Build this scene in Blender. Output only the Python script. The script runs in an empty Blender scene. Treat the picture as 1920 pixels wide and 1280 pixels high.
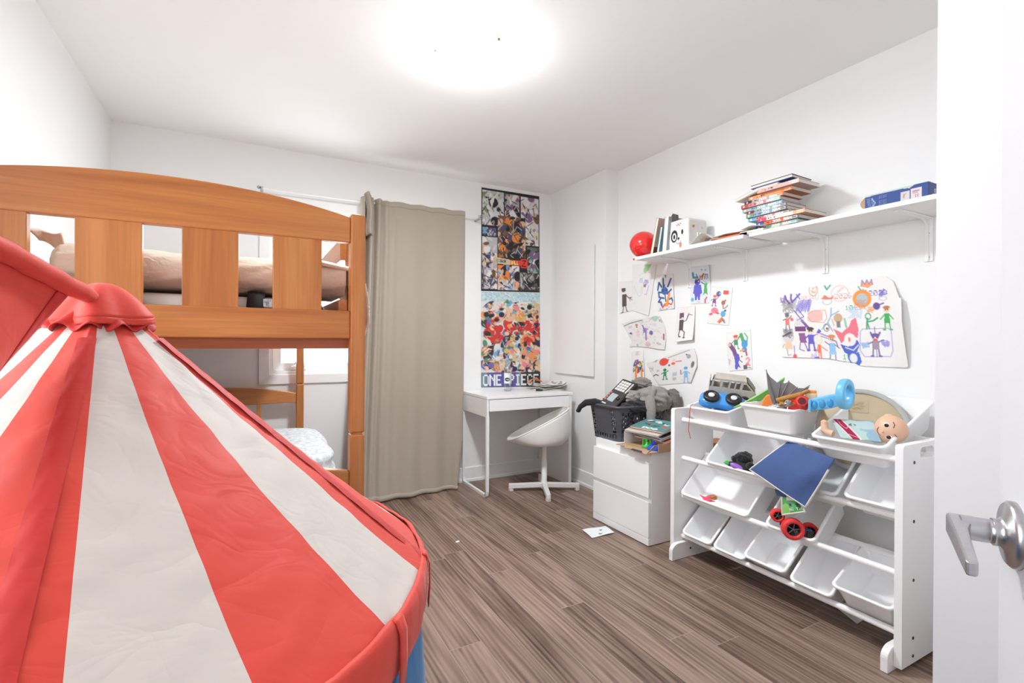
import bpy, bmesh, math, random
import numpy as np
from mathutils import Vector, Matrix, Euler
random.seed(7)
RNG = np.random.default_rng(7)
SC = bpy.context.scene
COL = SC.collection
PI = math.pi

# ------------------------------------------------------------------ camera, world, lights, exposure
H = 1.165                                  # camera height
FPX = 921.86                               # focal length in pixels of a 1920 wide frame
def cam_axes(yaw=28.192, pitch=-.131, roll=.339):
    y, p, q = math.radians(yaw), math.radians(pitch), math.radians(roll)
    f = Vector((math.sin(y)*math.cos(p), math.cos(y)*math.cos(p), math.sin(p)))
    r = Vector((math.cos(y), -math.sin(y), 0)); u = r.cross(f)
    return r*math.cos(q)+u*math.sin(q), -r*math.sin(q)+u*math.cos(q), f
CR, CU, CF = cam_axes()
cam = bpy.data.objects.new('camera', bpy.data.cameras.new('camera')); COL.objects.link(cam)
cam.data.sensor_width = 36; cam.data.lens = 36*FPX/1920; cam.data.clip_start = .03
cam.matrix_world = Matrix(((CR.x, CU.x, -CF.x, 0), (CR.y, CU.y, -CF.y, 0), (CR.z, CU.z, -CF.z, H), (0, 0, 0, 1)))
SC.camera = cam
SC.view_settings.view_transform = 'Standard'; SC.view_settings.look = 'None'
SC.view_settings.gamma = 1; SC.view_settings.use_curve_mapping = False
SC.view_settings.exposure = 0.46
SC.cycles.use_denoising = True
SC.cycles.max_bounces = 10; SC.cycles.diffuse_bounces = 6; SC.cycles.transparent_max_bounces = 12
SC.cycles.sample_clamp_indirect = 6
wd = bpy.data.worlds.new('sky'); SC.world = wd; wd.use_nodes = True
bgn = wd.node_tree.nodes['Background']
bgn.inputs[0].default_value = (.91, .955, 1, 1); bgn.inputs[1].default_value = 4.3

def lamp(name, kind, loc, energy, size=.2, color=(1, 1, 1), rot=(0, 0, 0), **kw):
    l = bpy.data.lights.new(name, kind); l.energy = energy; l.color = color
    if kind == 'AREA': l.size = size
    elif kind == 'POINT': l.shadow_soft_size = size
    for k, v in kw.items(): setattr(l, k, v)
    o = bpy.data.objects.new(name, l); o.location = loc; o.rotation_euler = rot; COL.objects.link(o); return o
LAMP = (.885, 2.03)                        # the ceiling lamp's place
lamp('ceiling_lamp_bulb', 'AREA', (LAMP[0], LAMP[1], 2.364), 30, .26, (.9, .96, 1), shape='DISK')
lamp('ceiling_lamp_glow', 'POINT', (LAMP[0], LAMP[1], 2.26), 3.2, .10, (.9, .96, 1))
lamp('hall_fill_light', 'AREA', (-.15, -.95, 2.44), 4, .9, (.92, .965, 1))  # unseen fill added in the hall to brighten things from behind the camera
pw = lamp('window_daylight', 'AREA', (.78, 3.84, 1.5), 12, 1.2, (.91, .96, 1), (PI/2, 0, PI), shape='RECTANGLE', size_y=1.1)
pw.rotation_euler = (-PI/2, 0, 0)
lamp('side_fill_light', 'AREA', (-.83, .78, 1.52), 8.4, 1.1, (.91, .96, 1), (0, -PI/2, 0), shape='RECTANGLE', size_y=1.1)  # fill light added from the left, shining in through the added window

# ------------------------------------------------------------------ sight lines -> points in the room
O = Vector((0, 0, H))
def ray(u, v): return CR*((u-960)/FPX)+CU*((640-v)/FPX)+CF
def PX(u, v, x): d = ray(u, v); return O+d*(x/d.x)
def PY(u, v, y): d = ray(u, v); return O+d*(y/d.y)
def PZ(u, v, z=0): d = ray(u, v); return O+d*((z-H)/d.z)
def PD(u, v, dep): return O+ray(u, v)*dep
def facing(u):                             # rotation about z: local x to the picture's right, local y away from us
    d = ray(u, 640); return -math.atan2(d.x, d.y)

# ------------------------------------------------------------------ materials
def lin(c):
    return tuple((x/12.92 if x <= .04045 else ((x+.055)/1.055)**2.4) for x in c)
def rgb(r, g, b): return lin((r/255, g/255, b/255))
MATS = {}
def mat(name, c, rough=.5, metal=0, bump=0, bscale=60, var=0, vscale=8, stretch=(1, 1, 1), sheen=0, coat=0, trans=0, spec=.5):
    if name in MATS: return MATS[name]
    m = bpy.data.materials.new(name); m.use_nodes = True; MATS[name] = m
    nt = m.node_tree; b = nt.nodes['Principled BSDF']
    b.inputs['Base Color'].default_value = (*c, 1); b.inputs['Roughness'].default_value = rough
    b.inputs['Metallic'].default_value = metal; b.inputs['Specular IOR Level'].default_value = spec
    if sheen: b.inputs['Sheen Weight'].default_value = sheen
    if coat: b.inputs['Coat Weight'].default_value = coat; b.inputs['Coat Roughness'].default_value = .08
    if bump or var:
        tc = nt.nodes.new('ShaderNodeTexCoord'); mp = nt.nodes.new('ShaderNodeMapping')
        mp.inputs['Scale'].default_value = stretch; nt.links.new(tc.outputs['Object'], mp.inputs[0])
    if bump:
        n = nt.nodes.new('ShaderNodeTexNoise'); n.inputs['Scale'].default_value = bscale; n.inputs['Detail'].default_value = 3
        bp = nt.nodes.new('ShaderNodeBump'); bp.inputs['Strength'].default_value = bump; bp.inputs['Distance'].default_value = .01
        nt.links.new(mp.outputs[0], n.inputs['Vector']); nt.links.new(n.outputs[0], bp.inputs['Height']); nt.links.new(bp.outputs[0], b.inputs['Normal'])
    if var:
        n2 = nt.nodes.new('ShaderNodeTexNoise'); n2.inputs['Scale'].default_value = vscale; n2.inputs['Detail'].default_value = 4
        mx = nt.nodes.new('ShaderNodeMixRGB'); mx.blend_type = 'MULTIPLY'; mx.inputs[0].default_value = 1
        rp = nt.nodes.new('ShaderNodeValToRGB'); rp.color_ramp.elements[0].position = .3; rp.color_ramp.elements[1].position = .7
        k = 1-var; rp.color_ramp.elements[0].color = (k, k, k, 1); rp.color_ramp.elements[1].color = (1, 1, 1, 1)
        nt.links.new(mp.outputs[0], n2.inputs['Vector']); nt.links.new(n2.outputs[0], rp.inputs[0])
        mx.inputs[1].default_value = (*c, 1); nt.links.new(rp.outputs[0], mx.inputs[2]); nt.links.new(mx.outputs[0], b.inputs['Base Color'])
    return m

def wood(name, cols, axis, fine=1.0, rough=.35):
    m = bpy.data.materials.new(name); m.use_nodes = True; MATS[name] = m
    nt = m.node_tree; N = nt.nodes.new; L = nt.links.new; b = nt.nodes['Principled BSDF']
    b.inputs['Roughness'].default_value = rough
    tc = N('ShaderNodeTexCoord'); mp = N('ShaderNodeMapping')
    s = [14*fine]*3; s[axis] = 1.1*fine; mp.inputs['Scale'].default_value = s
    oi = N('ShaderNodeObjectInfo'); ad = N('ShaderNodeVectorMath'); ad.operation = 'ADD'
    sc = N('ShaderNodeVectorMath'); sc.operation = 'SCALE'; sc.inputs['Scale'].default_value = 9
    L(oi.outputs['Random'], sc.inputs[0]); L(tc.outputs['Object'], ad.inputs[0]); L(sc.outputs[0], ad.inputs[1]); L(ad.outputs[0], mp.inputs[0])
    n = N('ShaderNodeTexNoise'); n.inputs['Scale'].default_value = 1.0; n.inputs['Detail'].default_value = 6; n.inputs['Distortion'].default_value = .6
    L(mp.outputs[0], n.inputs['Vector'])
    rp = N('ShaderNodeValToRGB'); e = rp.color_ramp.elements
    e[0].position = .28; e[0].color = (*cols[0], 1); e[1].position = .72; e[1].color = (*cols[2], 1)
    x = e.new(.5); x.color = (*cols[1], 1)
    L(n.outputs[0], rp.inputs[0])
    mp2 = N('ShaderNodeMapping'); s2 = [160*fine]*3; s2[axis] = 5*fine; mp2.inputs['Scale'].default_value = s2; L(ad.outputs[0], mp2.inputs[0])
    n2 = N('ShaderNodeTexNoise'); n2.inputs['Scale'].default_value = 1; n2.inputs['Detail'].default_value = 2; L(mp2.outputs[0], n2.inputs['Vector'])
    mx = N('ShaderNodeMixRGB'); mx.blend_type = 'MULTIPLY'; mx.inputs[0].default_value = .35
    L(rp.outputs[0], mx.inputs[1]); L(n2.outputs[0], mx.inputs[2]); L(mx.outputs[0], b.inputs['Base Color'])
    return m

def floor_material():
    m = bpy.data.materials.new('laminate_planks'); m.use_nodes = True
    nt = m.node_tree; N = nt.nodes.new; L = nt.links.new; b = nt.nodes['Principled BSDF']
    def math_(op, a, bb=None, **k):
        n = N('ShaderNodeMath'); n.operation = op
        for i, s in enumerate((a, bb)):
            if s is None: continue
            if isinstance(s, (int, float)): n.inputs[i].default_value = s
            else: L(s, n.inputs[i])
        return n.outputs[0]
    tc = N('ShaderNodeTexCoord'); sp = N('ShaderNodeSeparateXYZ'); L(tc.outputs['Object'], sp.inputs[0])
    W, LEN = .131, 1.22
    xs = math_('DIVIDE', math_('ADD', sp.outputs[0], 5.0-.035), W); row = math_('FLOOR', xs); fx = math_('SUBTRACT', xs, row)
    wn = N('ShaderNodeTexWhiteNoise'); wn.noise_dimensions = '1D'; L(row, wn.inputs['W'])
    ys = math_('ADD', math_('DIVIDE', sp.outputs[1], LEN), math_('MULTIPLY', wn.outputs['Value'], 7.3)); cell = math_('FLOOR', ys); fy = math_('SUBTRACT', ys, cell)
    wn2 = N('ShaderNodeTexWhiteNoise'); wn2.noise_dimensions = '2D'
    cv = N('ShaderNodeCombineXYZ'); L(row, cv.inputs[0]); L(cell, cv.inputs[1]); L(cv.outputs[0], wn2.inputs['Vector'])
    # grain coordinates: long along y, shifted for each plank
    gv = N('ShaderNodeCombineXYZ')
    L(math_('ADD', sp.outputs[0], math_('MULTIPLY', wn2.outputs['Value'], 37.0)), gv.inputs[0]); L(math_('ADD', sp.outputs[1], math_('MULTIPLY', wn2.outputs['Value'], 11.0)), gv.inputs[1])
    def noise(sx, sy, det, dist):
        mp = N('ShaderNodeMapping'); mp.inputs['Scale'].default_value = (sx, sy, 1); L(gv.outputs[0], mp.inputs[0])
        n = N('ShaderNodeTexNoise'); n.inputs['Scale'].default_value = 1; n.inputs['Detail'].default_value = det; n.inputs['Distortion'].default_value = dist
        L(mp.outputs[0], n.inputs['Vector']); return n.outputs[0]
    broad = noise(13, .8, 4, 2.0); fine = noise(60, 1.6, 3, .6); cloud = noise(3.5, 1.4, 2, .4)
    mpw = N('ShaderNodeMapping'); mpw.inputs['Scale'].default_value = (10, .7, 1); L(gv.outputs[0], mpw.inputs[0])
    wv = N('ShaderNodeTexWave'); wv.wave_type = 'BANDS'; wv.bands_direction = 'X'; wv.inputs['Scale'].default_value = 1.5
    wv.inputs['Distortion'].default_value = 11; wv.inputs['Detail'].default_value = 2.5; wv.inputs['Detail Scale'].default_value = .8; L(mpw.outputs[0], wv.inputs['Vector'])
    v = math_('ADD', math_('ADD', math_('ADD', math_('MULTIPLY', broad, .62), math_('MULTIPLY', fine, .10)), math_('MULTIPLY', wv.outputs[1], .10)), math_('MULTIPLY', cloud, .24))
    v = math_('ADD', v, math_('MULTIPLY', math_('SUBTRACT', wn2.outputs['Value'], .5), .13))
    rp = N('ShaderNodeValToRGB'); e = rp.color_ramp.elements
    e[0].position = .31; e[0].color = (*rgb(70, 51, 42), 1); e[1].position = .77; e[1].color = (*rgb(168, 143, 128), 1)
    x = e.new(.455); x.color = (*rgb(110, 87, 75), 1); x = e.new(.565); x.color = (*rgb(136, 113, 99), 1)
    L(v, rp.inputs[0])
    # pale bevelled seams
    ex = math_('MINIMUM', fx, math_('SUBTRACT', 1.0, fx)); ey = math_('MINIMUM', fy, math_('SUBTRACT', 1.0, fy))
    sx = math_('LESS_THAN', ex, .013); sy = math_('LESS_THAN', ey, .0012); seam = math_('MAXIMUM', sx, sy)
    mx = N('ShaderNodeMixRGB'); L(math_('MULTIPLY', seam, .55), mx.inputs[0]); L(rp.outputs[0], mx.inputs[1]); mx.inputs[2].default_value = (*rgb(170, 153, 142), 1)
    L(mx.outputs[0], b.inputs['Base Color']); b.inputs['Roughness'].default_value = .38; b.inputs['Specular IOR Level'].default_value = .45
    bp = N('ShaderNodeBump'); bp.inputs['Strength'].default_value = .12; bp.inputs['Distance'].default_value = .002
    L(math_('SUBTRACT', fine, seam), bp.inputs['Height']); L(bp.outputs[0], b.inputs['Normal'])
    return m

def cloth_material(name, c, crease=.35, scale=5, rough=.6):
    m = mat(name, c, rough, sheen=.15, spec=.35); nt = m.node_tree; b = nt.nodes['Principled BSDF']; L = nt.links.new
    tc = nt.nodes.new('ShaderNodeTexCoord'); h = None
    for sc_, k, st in ((scale, 1, (1, 1, .55)), (scale*3.1, .35, (.7, 1.2, 1))):
        mp = nt.nodes.new('ShaderNodeMapping'); mp.inputs['Scale'].default_value = st; L(tc.outputs['Object'], mp.inputs[0])
        n = nt.nodes.new('ShaderNodeTexNoise'); n.inputs['Scale'].default_value = sc_; n.inputs['Detail'].default_value = 2; n.inputs['Distortion'].default_value = 1.2; L(mp.outputs[0], n.inputs['Vector'])
        s = nt.nodes.new('ShaderNodeMath'); s.operation = 'SUBTRACT'; s.inputs[1].default_value = .5; L(n.outputs[0], s.inputs[0])
        q = nt.nodes.new('ShaderNodeMath'); q.operation = 'ABSOLUTE'; L(s.outputs[0], q.inputs[0])
        w = nt.nodes.new('ShaderNodeMath'); w.operation = 'MULTIPLY'; w.inputs[1].default_value = k; L(q.outputs[0], w.inputs[0])
        if h is None: h = w.outputs[0]
        else:
            t = nt.nodes.new('ShaderNodeMath'); t.operation = 'ADD'; L(h, t.inputs[0]); L(w.outputs[0], t.inputs[1]); h = t.outputs[0]
    bp = nt.nodes.new('ShaderNodeBump'); bp.inputs['Strength'].default_value = crease; bp.inputs['Distance'].default_value = .05
    L(h, bp.inputs['Height']); L(bp.outputs[0], b.inputs['Normal']); return m

def printed_material():                    # ink on paper, card or fabric: colour stored per point of the printed sheet
    m = bpy.data.materials.new('printed'); m.use_nodes = True; nt = m.node_tree; b = nt.nodes['Principled BSDF']
    a = nt.nodes.new('ShaderNodeAttribute'); a.attribute_name = 'ink'; nt.links.new(a.outputs['Color'], b.inputs['Base Color'])
    b.inputs['Roughness'].default_value = .6; b.inputs['Specular IOR Level'].default_value = .3
    return m
def glass_material(name, tint=(1, 1, 1), gloss=.08, refl=.06):
    m = bpy.data.materials.new(name); m.use_nodes = True; nt = m.node_tree; nt.nodes.clear()
    o = nt.nodes.new('ShaderNodeOutputMaterial'); t = nt.nodes.new('ShaderNodeBsdfTransparent'); t.inputs[0].default_value = (*tint, 1)
    g = nt.nodes.new('ShaderNodeBsdfGlossy'); g.inputs['Roughness'].default_value = gloss
    lw = nt.nodes.new('ShaderNodeLayerWeight'); lw.inputs[0].default_value = .25
    ad = nt.nodes.new('ShaderNodeMath'); ad.operation = 'MULTIPLY_ADD'; ad.inputs[1].default_value = .7; ad.inputs[2].default_value = refl
    x = nt.nodes.new('ShaderNodeMixShader'); nt.links.new(lw.outputs['Facing'], ad.inputs[0]); nt.links.new(ad.outputs[0], x.inputs[0])
    nt.links.new(t.outputs[0], x.inputs[1]); nt.links.new(g.outputs[0], x.inputs[2]); nt.links.new(x.outputs[0], o.inputs[0])
    return m
def glow_material(name, c, s):
    m = bpy.data.materials.new(name); m.use_nodes = True; b = m.node_tree.nodes['Principled BSDF']
    b.inputs['Base Color'].default_value = (*c, 1); b.inputs['Emission Color'].default_value = (*c, 1); b.inputs['Emission Strength'].default_value = s
    return m

PRINT = printed_material()
WALLM = mat('wall_paint', rgb(*(238,238,237)), .75, bump=.03, bscale=160)
CEILM = mat('ceiling_paint', rgb(*(244,243,242)), .85, bump=.03, bscale=160)
TRIMM = mat('trim_paint', rgb(240, 240, 240), .45)
WHITE = mat('white_lacquer', rgb(244, 244, 244), .35)
WHITE2 = mat('white_melamine', rgb(236, 236, 238), .4)
PLAST = mat('white_plastic', rgb(246, 246, 246), .32, spec=.5)
STEEL = mat('brushed_steel', rgb(190, 190, 192), .28, 1, bump=.06, bscale=40, stretch=(1, 1, 30))
CHROME = mat('chrome', rgb(215, 215, 218), .15, 1)
BLACKP = mat('black_plastic', rgb(30, 29, 30), .4)
RUBBER = mat('black_rubber', rgb(34, 33, 32), .6)
DARKG = mat('charcoal_plastic', rgb(78, 80, 85), .42)
REDP = mat('red_plastic', rgb(224, 48, 42), .3, coat=.3)
BLUEP = mat('sky_blue_plastic', rgb(66, 150, 226), .22, coat=.5)
LBLUE = mat('light_blue_plastic', rgb(108, 190, 232), .28, coat=.3)
GREENP = mat('green_plastic', rgb(110, 186, 84), .35)
BROWNC = mat('cardboard', rgb(186, 152, 118), .8, bump=.1, bscale=90)
SCREWM = mat('dark_screw', rgb(62, 58, 56), .5, .4)
# ------------------------------------------------------------------ mesh building
class MB:
    def __init__(s): s.v = []; s.f = []; s.m = []; s.sm = []; s.mi = 0; s.smooth = False; s.X = None
    def add(s, vs, fs, smooth=None):
        n = len(s.v); s.v += [(s.X @ Vector(p)) if s.X else Vector(p) for p in vs]
        for f in fs: s.f.append([i+n for i in f]); s.m.append(s.mi); s.sm.append(s.smooth if smooth is None else smooth)
        return s
    def box(s, a, b, R=None, c=None):      # two corners; or half sizes turned by R about c
        x0, y0, z0 = a; x1, y1, z1 = b
        vs = [(x0, y0, z0), (x1, y0, z0), (x1, y1, z0), (x0, y1, z0), (x0, y0, z1), (x1, y0, z1), (x1, y1, z1), (x0, y1, z1)]
        if R is not None: vs = [Vector(c)+R @ Vector(p) for p in vs]
        return s.add(vs, [(0, 3, 2, 1), (4, 5, 6, 7), (0, 1, 5, 4), (1, 2, 6, 5), (2, 3, 7, 6), (3, 0, 4, 7)], False)
    def tube(s, pts, r, n=12, cap=True, closed=False):
        pts = [Vector(p) for p in pts]; k = len(pts); rr = r if isinstance(r, (list, tuple)) else [r]*k
        rings = []; up = None
        for i, p in enumerate(pts):
            if closed: t = (pts[(i+1) % k]-pts[i-1]).normalized()
            else: t = (pts[min(i+1, k-1)]-pts[max(i-1, 0)]).normalized()
            if up is None: up = Vector((0, 0, 1)) if abs(t.z) < .9 else Vector((1, 0, 0))
            a = t.cross(up).normalized(); up = a.cross(t).normalized()
            rings.append([p+(a*math.cos(2*PI*j/n)+up*math.sin(2*PI*j/n))*rr[i] for j in range(n)])
        vs = [q for g in rings for q in g]; fs = []
        for i in range(k if closed else k-1):
            for j in range(n):
                i2 = (i+1) % k; fs.append((i*n+j, i*n+(j+1) % n, i2*n+(j+1) % n, i2*n+j))
        s.add(vs, fs, True)
        if cap and not closed:
            s.add(rings[0], [tuple(range(n))[::-1]], False); s.add(rings[-1], [tuple(range(n))], False)
        return s
    def lathe(s, prof, n=32, c=(0, 0, 0), R=None, smooth=True, cap=True):   # profile of (radius, height) about local z
        vs = []; fs = []; c = Vector(c)
        for r, z in prof:
            for j in range(n):
                p = Vector((r*math.cos(2*PI*j/n), r*math.sin(2*PI*j/n), z)); vs.append(c+(R @ p if R else p))
        k = len(prof)
        for i in range(k-1):
            for j in range(n): fs.append((i*n+j, i*n+(j+1) % n, (i+1)*n+(j+1) % n, (i+1)*n+j))
        s.add(vs, fs, smooth)
        if cap:
            if prof[0][0] > 1e-4: s.add(vs[:n], [tuple(range(n))[::-1]], False)
            if prof[-1][0] > 1e-4: s.add(vs[-n:], [tuple(range(n))], False)
        return s
    def prism(s, pts, d, smooth=False):    # planar outline pushed along d
        pts = [Vector(p) for p in pts]; d = Vector(d); n = len(pts)
        s.add(pts+[p+d for p in pts], [tuple(range(n))[::-1], tuple(range(n, 2*n))]+[(i, (i+1) % n, (i+1) % n+n, i+n) for i in range(n)], smooth); return s
    def grid(s, fn, nu, nv, wrapu=False, smooth=True, mf=None):
        vs = [fn(i/(nu), j/(nv)) for j in range(nv+1) for i in range(nu if wrapu else nu+1)]
        w = nu if wrapu else nu+1; n0 = len(s.v); s.add(vs, [], smooth)
        for j in range(nv):
            for i in range(nu):
                i2 = (i+1) % w; s.f.append([n0+j*w+i, n0+j*w+i2, n0+(j+1)*w+i2, n0+(j+1)*w+i]); s.m.append(mf(i, j) if mf else s.mi); s.sm.append(smooth)
        return s
    def ball(s, c, r, nu=24, nv=14, R=None, fn=None):
        rx, ry, rz = r if isinstance(r, (list, tuple)) else (r, r, r); c = Vector(c)
        def f(a, b):
            t, p = 2*PI*a, PI*(b*.998+.001)-PI/2
            d = Vector((math.cos(p)*math.cos(t), math.cos(p)*math.sin(t), math.sin(p)))
            k = fn(d) if fn else 1
            q = Vector((d.x*rx, d.y*ry, d.z*rz))*k
            return c+(R @ q if R else q)
        return s.grid(f, nu, nv, wrapu=True)
    def mesh(s, name):
        me = bpy.data.meshes.new(name); me.from_pydata([tuple(p) for p in s.v], [], s.f)
        me.polygons.foreach_set('material_index', s.m); me.polygons.foreach_set('use_smooth', s.sm)
        return me

def link(o): COL.objects.link(o); return o
def thing(name, label, cat, loc=(0, 0, 0), rz=0, group=None, rot=None):
    o = link(bpy.data.objects.new(name, None)); o.location = loc; o.empty_display_size = .05
    o.rotation_euler = rot if rot else (0, 0, rz)
    o['label'] = label; o['category'] = cat
    if group: o['group'] = group
    return o
def finish(o, bevel=0, seg=2, solid=0, sub=0, offset=-1):
    if solid: md = o.modifiers.new('thickness', 'SOLIDIFY'); md.thickness = solid; md.offset = offset
    if bevel: md = o.modifiers.new('soft_edges', 'BEVEL'); md.width = bevel; md.segments = seg; md.limit_method = 'ANGLE'; md.angle_limit = .6; md.harden_normals = False
    if sub: md = o.modifiers.new('round', 'SUBSURF'); md.levels = sub; md.render_levels = sub
    return o
def part(mb, name, mats, parent=None, local=False, label=None, **kw):
    """links the shape as ONE mesh; world coordinates unless local"""
    me = mb.mesh(name)
    for m in (mats if isinstance(mats, (list, tuple)) else [mats]): me.materials.append(m)
    o = link(bpy.data.objects.new(name, me))
    if parent:
        o.parent = parent
        if not local:
            off = Vector((0, 0, 0)); p = parent
            while p: off += p.location; p = p.parent
            me.transform(Matrix.Translation(-off))
    if label: o['label'] = label
    return finish(o, **kw)
def single(mb, name, mats, label, cat, group=None, base=None, **kw):   # a thing that is one mesh, its origin at its base
    o = part(mb, name, mats, None, **kw)
    c = [sum(p[i] for p in mb.v)/len(mb.v) for i in range(3)]
    b = Vector(base) if base else Vector((c[0], c[1], min(p[2] for p in mb.v)))
    o.data.transform(Matrix.Translation(-b)); o.location = b
    o['label'] = label; o['category'] = cat
    if group: o['group'] = group
    return o
def struct(mb, name, mats, parent=None, **kw):
    o = part(mb, name, mats, parent, **kw)
    if not parent: o['kind'] = 'structure'
    return o
def box_part(a, b, name, m, parent, bevel=.002, **kw): return part(MB().box(a, b), name, m, parent, bevel=bevel, **kw)

# ------------------------------------------------------------------ drawing ink onto sheets
FONT = {c: r for c, r in zip('ABCDEFGHIJKLMNOPQRSTUVWXYZ0123456789-.!%+', (
 '0E11111F111111 1E11111E11111E 0E11101010110E 1E11111111111E 1F10101E10101F 1F10101E101010 0E11101713110E 1111111F111111 0E04040404040E 0702020202120C 11121418141211 1010101010101F 111B1515111111 11191513111111 0E11111111110E 1E11111E101010 0E11111115120D 1E11111E141211 0F10100E01011E 1F040404040404 1111111111110E 11111111110A04 1111111515150A 11110A040A1111 11110A04040404 1F01020408101F '
 '0E11131519110E 040C040404040E 0E11010204081F 1F02040201110E 02060A121F0202 1F101E0101110E 0608101E11110E 1F010204080808 0E11110E11110E 0E11110F01020C 0000001F000000 00000000000C0C 04040404040004 18190204081303 0004041F040400').split())}
class Ink:
    def __init__(s, w, h, bg=(236, 235, 232)):
        s.w, s.h = w, h; s.wk = 1; s.a = np.empty((h, w, 3)); s.a[:] = np.array(bg)/255
        s.mask = np.ones((h, w), bool); s.asp = h/w
        yy, xx = np.mgrid[0:h, 0:w]; s.x = (xx+.5)/w; s.y = (yy+.5)/h
    def put(s, m, c, k=1): m = m[..., None]*k if m.dtype != bool else m[..., None].astype(float)*k; s.a = s.a*(1-m)+np.array(c)/255*m; return s
    def rect(s, x0, y0, x1, y1, c): return s.put((s.x >= x0) & (s.x < x1) & (s.y >= y0) & (s.y < y1), c)
    def inside(s, pts):
        m = np.zeros_like(s.x, bool); n = len(pts)
        for i in range(n):
            (x0, y0), (x1, y1) = pts[i], pts[i-1]
            if y0 == y1: continue
            c = ((y0 > s.y) != (y1 > s.y)) & (s.x < (x1-x0)*(s.y-y0)/(y1-y0)+x0); m ^= c
        return m
    def poly(s, pts, c, k=1): return s.put(s.inside(pts), c, k)
    def seg(s, p, q, wd):
        ax, ay = p; bx, by = q; A = s.asp; dx, dy = bx-ax, (by-ay)*A; L = dx*dx+dy*dy+1e-12
        t = np.clip(((s.x-ax)*dx+(s.y-ay)*A*dy)/L, 0, 1); d = np.hypot(s.x-ax-t*dx, (s.y-ay)*A-t*dy)
        e = .6/s.w; return np.clip((wd/2+e-d)/(2*e), 0, 1)
    def line(s, pts, c, wd=.02, k=1):
        m = np.zeros_like(s.x)
        for i in range(len(pts)-1): m = np.maximum(m, s.seg(pts[i], pts[i+1], wd*s.wk))
        return s.put(m, c, k)
    def ell(s, x, y, rx, ry, c, rot=0, k=1, ring=0):
        dx, dy = s.x-x, (s.y-y)*s.asp; cr, sr = math.cos(rot), math.sin(rot)
        d = np.hypot((dx*cr+dy*sr)/rx, (-dx*sr+dy*cr)/(ry)); e = .6/s.w/min(rx, ry)
        m = np.clip((1+e-d)/(2*e), 0, 1)
        if ring: m = m*np.clip((d-(1-ring)+e)/(2*e), 0, 1)
        return s.put(m, c, k)
    def text(s, t, x, y, h, c, stretch=1, bold=0):   # x, y = top left; h = letter height, in sheet units
        ph = h/7; pw = ph*s.asp*stretch; cx = x
        for ch in t.upper():
            if ch in FONT:
                r = FONT[ch]
                for j in range(7):
                    bits = int(r[2*j:2*j+2], 16)
                    for i in range(5):
                        if bits >> (4-i) & 1: s.rect(cx+i*pw-bold*pw, y+j*ph-bold*ph, cx+(i+1)*pw+bold*pw, y+(j+1)*ph+bold*ph, c)
            cx += 6*pw
        return s
    def scrib(s, x0, y0, x1, y1, c, n=12, wd=.008, k=.8, slant=.3, rng=None):
        rng = rng or random; pts = []
        for i in range(n+1):
            t = i/n; pts.append((x0+(x1-x0)*(t+rng.uniform(-.04, .04))+(slant*(x1-x0)/2 if i % 2 else -slant*(x1-x0)/2)*.5, (y0 if i % 2 else y1)+rng.uniform(-.1, .1)*(y1-y0)))
        return s.line(pts, c, wd, k)
    def squig(s, x, y, r, c, n=14, wd=.008, k=.8):
        return s.line([(x+random.uniform(-r, r), y+random.uniform(-r, r)/s.asp) for _ in range(n)], c, wd, k)
    def figure(s, x, y, h, body, head=(236, 200, 170), limb=None, hair=None, arms=(.6, .6), wd=.018, fat=1):   # a child's stick figure, feet at y
        limb = limb or body; A = s.asp; w = h*A*.32*fat
        s.line([(x-w*.35, y-h*.3), (x-w*.45, y)], limb, wd); s.line([(x+w*.35, y-h*.3), (x+w*.45, y)], limb, wd)
        s.line([(x-w*.65, y), (x-w*.4, y)], limb, wd*1.3); s.line([(x+w*.4, y), (x+w*.7, y)], limb, wd*1.3)
        s.poly([(x-w*.4, y-h*.68), (x+w*.4, y-h*.68), (x+w*.5, y-h*.28), (x-w*.5, y-h*.28)], body)
        s.line([(x-w*.4, y-h*.62), (x-w*1.0, y-h*(.62-.3*(1-2*arms[0])))], limb, wd); s.line([(x+w*.4, y-h*.62), (x+w*1.0, y-h*(.62-.3*(1-2*arms[1])))], limb, wd)
        s.ell(x, y-h*.83, w*.5, w*.52, head)
        s.ell(x-w*.18, y-h*.84, wd*.45, wd*.45, (40, 40, 40)); s.ell(x+w*.18, y-h*.84, wd*.45, wd*.45, (40, 40, 40))
        if hair: s.ell(x, y-h*.93, w*.55, w*.26, hair)
        return s
    def linear(s):
        a = s.a; return np.where(a <= .04045, a/12.92, ((np.clip(a, 0, 1)+.055)/1.055)**2.4)

def sheet(ink, fn, name, parent=None, local=False, mats=None, **kw):
    """printed sheet: fn(s, t) -> point, s left to right, t top to bottom"""
    h, w = ink.h, ink.w
    S, T = np.meshgrid((np.arange(w+0))/(w-1), np.arange(h)/(h-1))
    vs = [fn(float(a), float(b)) for a, b in zip(S.ravel(), T.ravel())]
    idx = np.arange(w*h).reshape(h, w)
    ok = ink.mask[:-1, :-1] & ink.mask[1:, 1:] & ink.mask[:-1, 1:] & ink.mask[1:, :-1]
    q = np.stack([idx[:-1, :-1], idx[1:, :-1], idx[1:, 1:], idx[:-1, 1:]], -1)[ok]
    me = bpy.data.meshes.new(name); me.from_pydata([tuple(v) for v in vs], [], q.tolist())
    at = me.attributes.new('ink', 'FLOAT_COLOR', 'POINT')
    c = np.ones((h*w, 4), np.float32); c[:, :3] = ink.linear().reshape(-1, 3); at.data.foreach_set('color', c.ravel())
    me.polygons.foreach_set('use_smooth', [True]*len(me.polygons))
    me.materials.append(mats or PRINT)
    o = link(bpy.data.objects.new(name, me))
    if parent:
        o.parent = parent
        if not local:
            off = Vector((0, 0, 0)); p = parent
            while p: off += p.location; p = p.parent
            me.transform(Matrix.Translation(-off))
    return finish(o, **kw)
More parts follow.
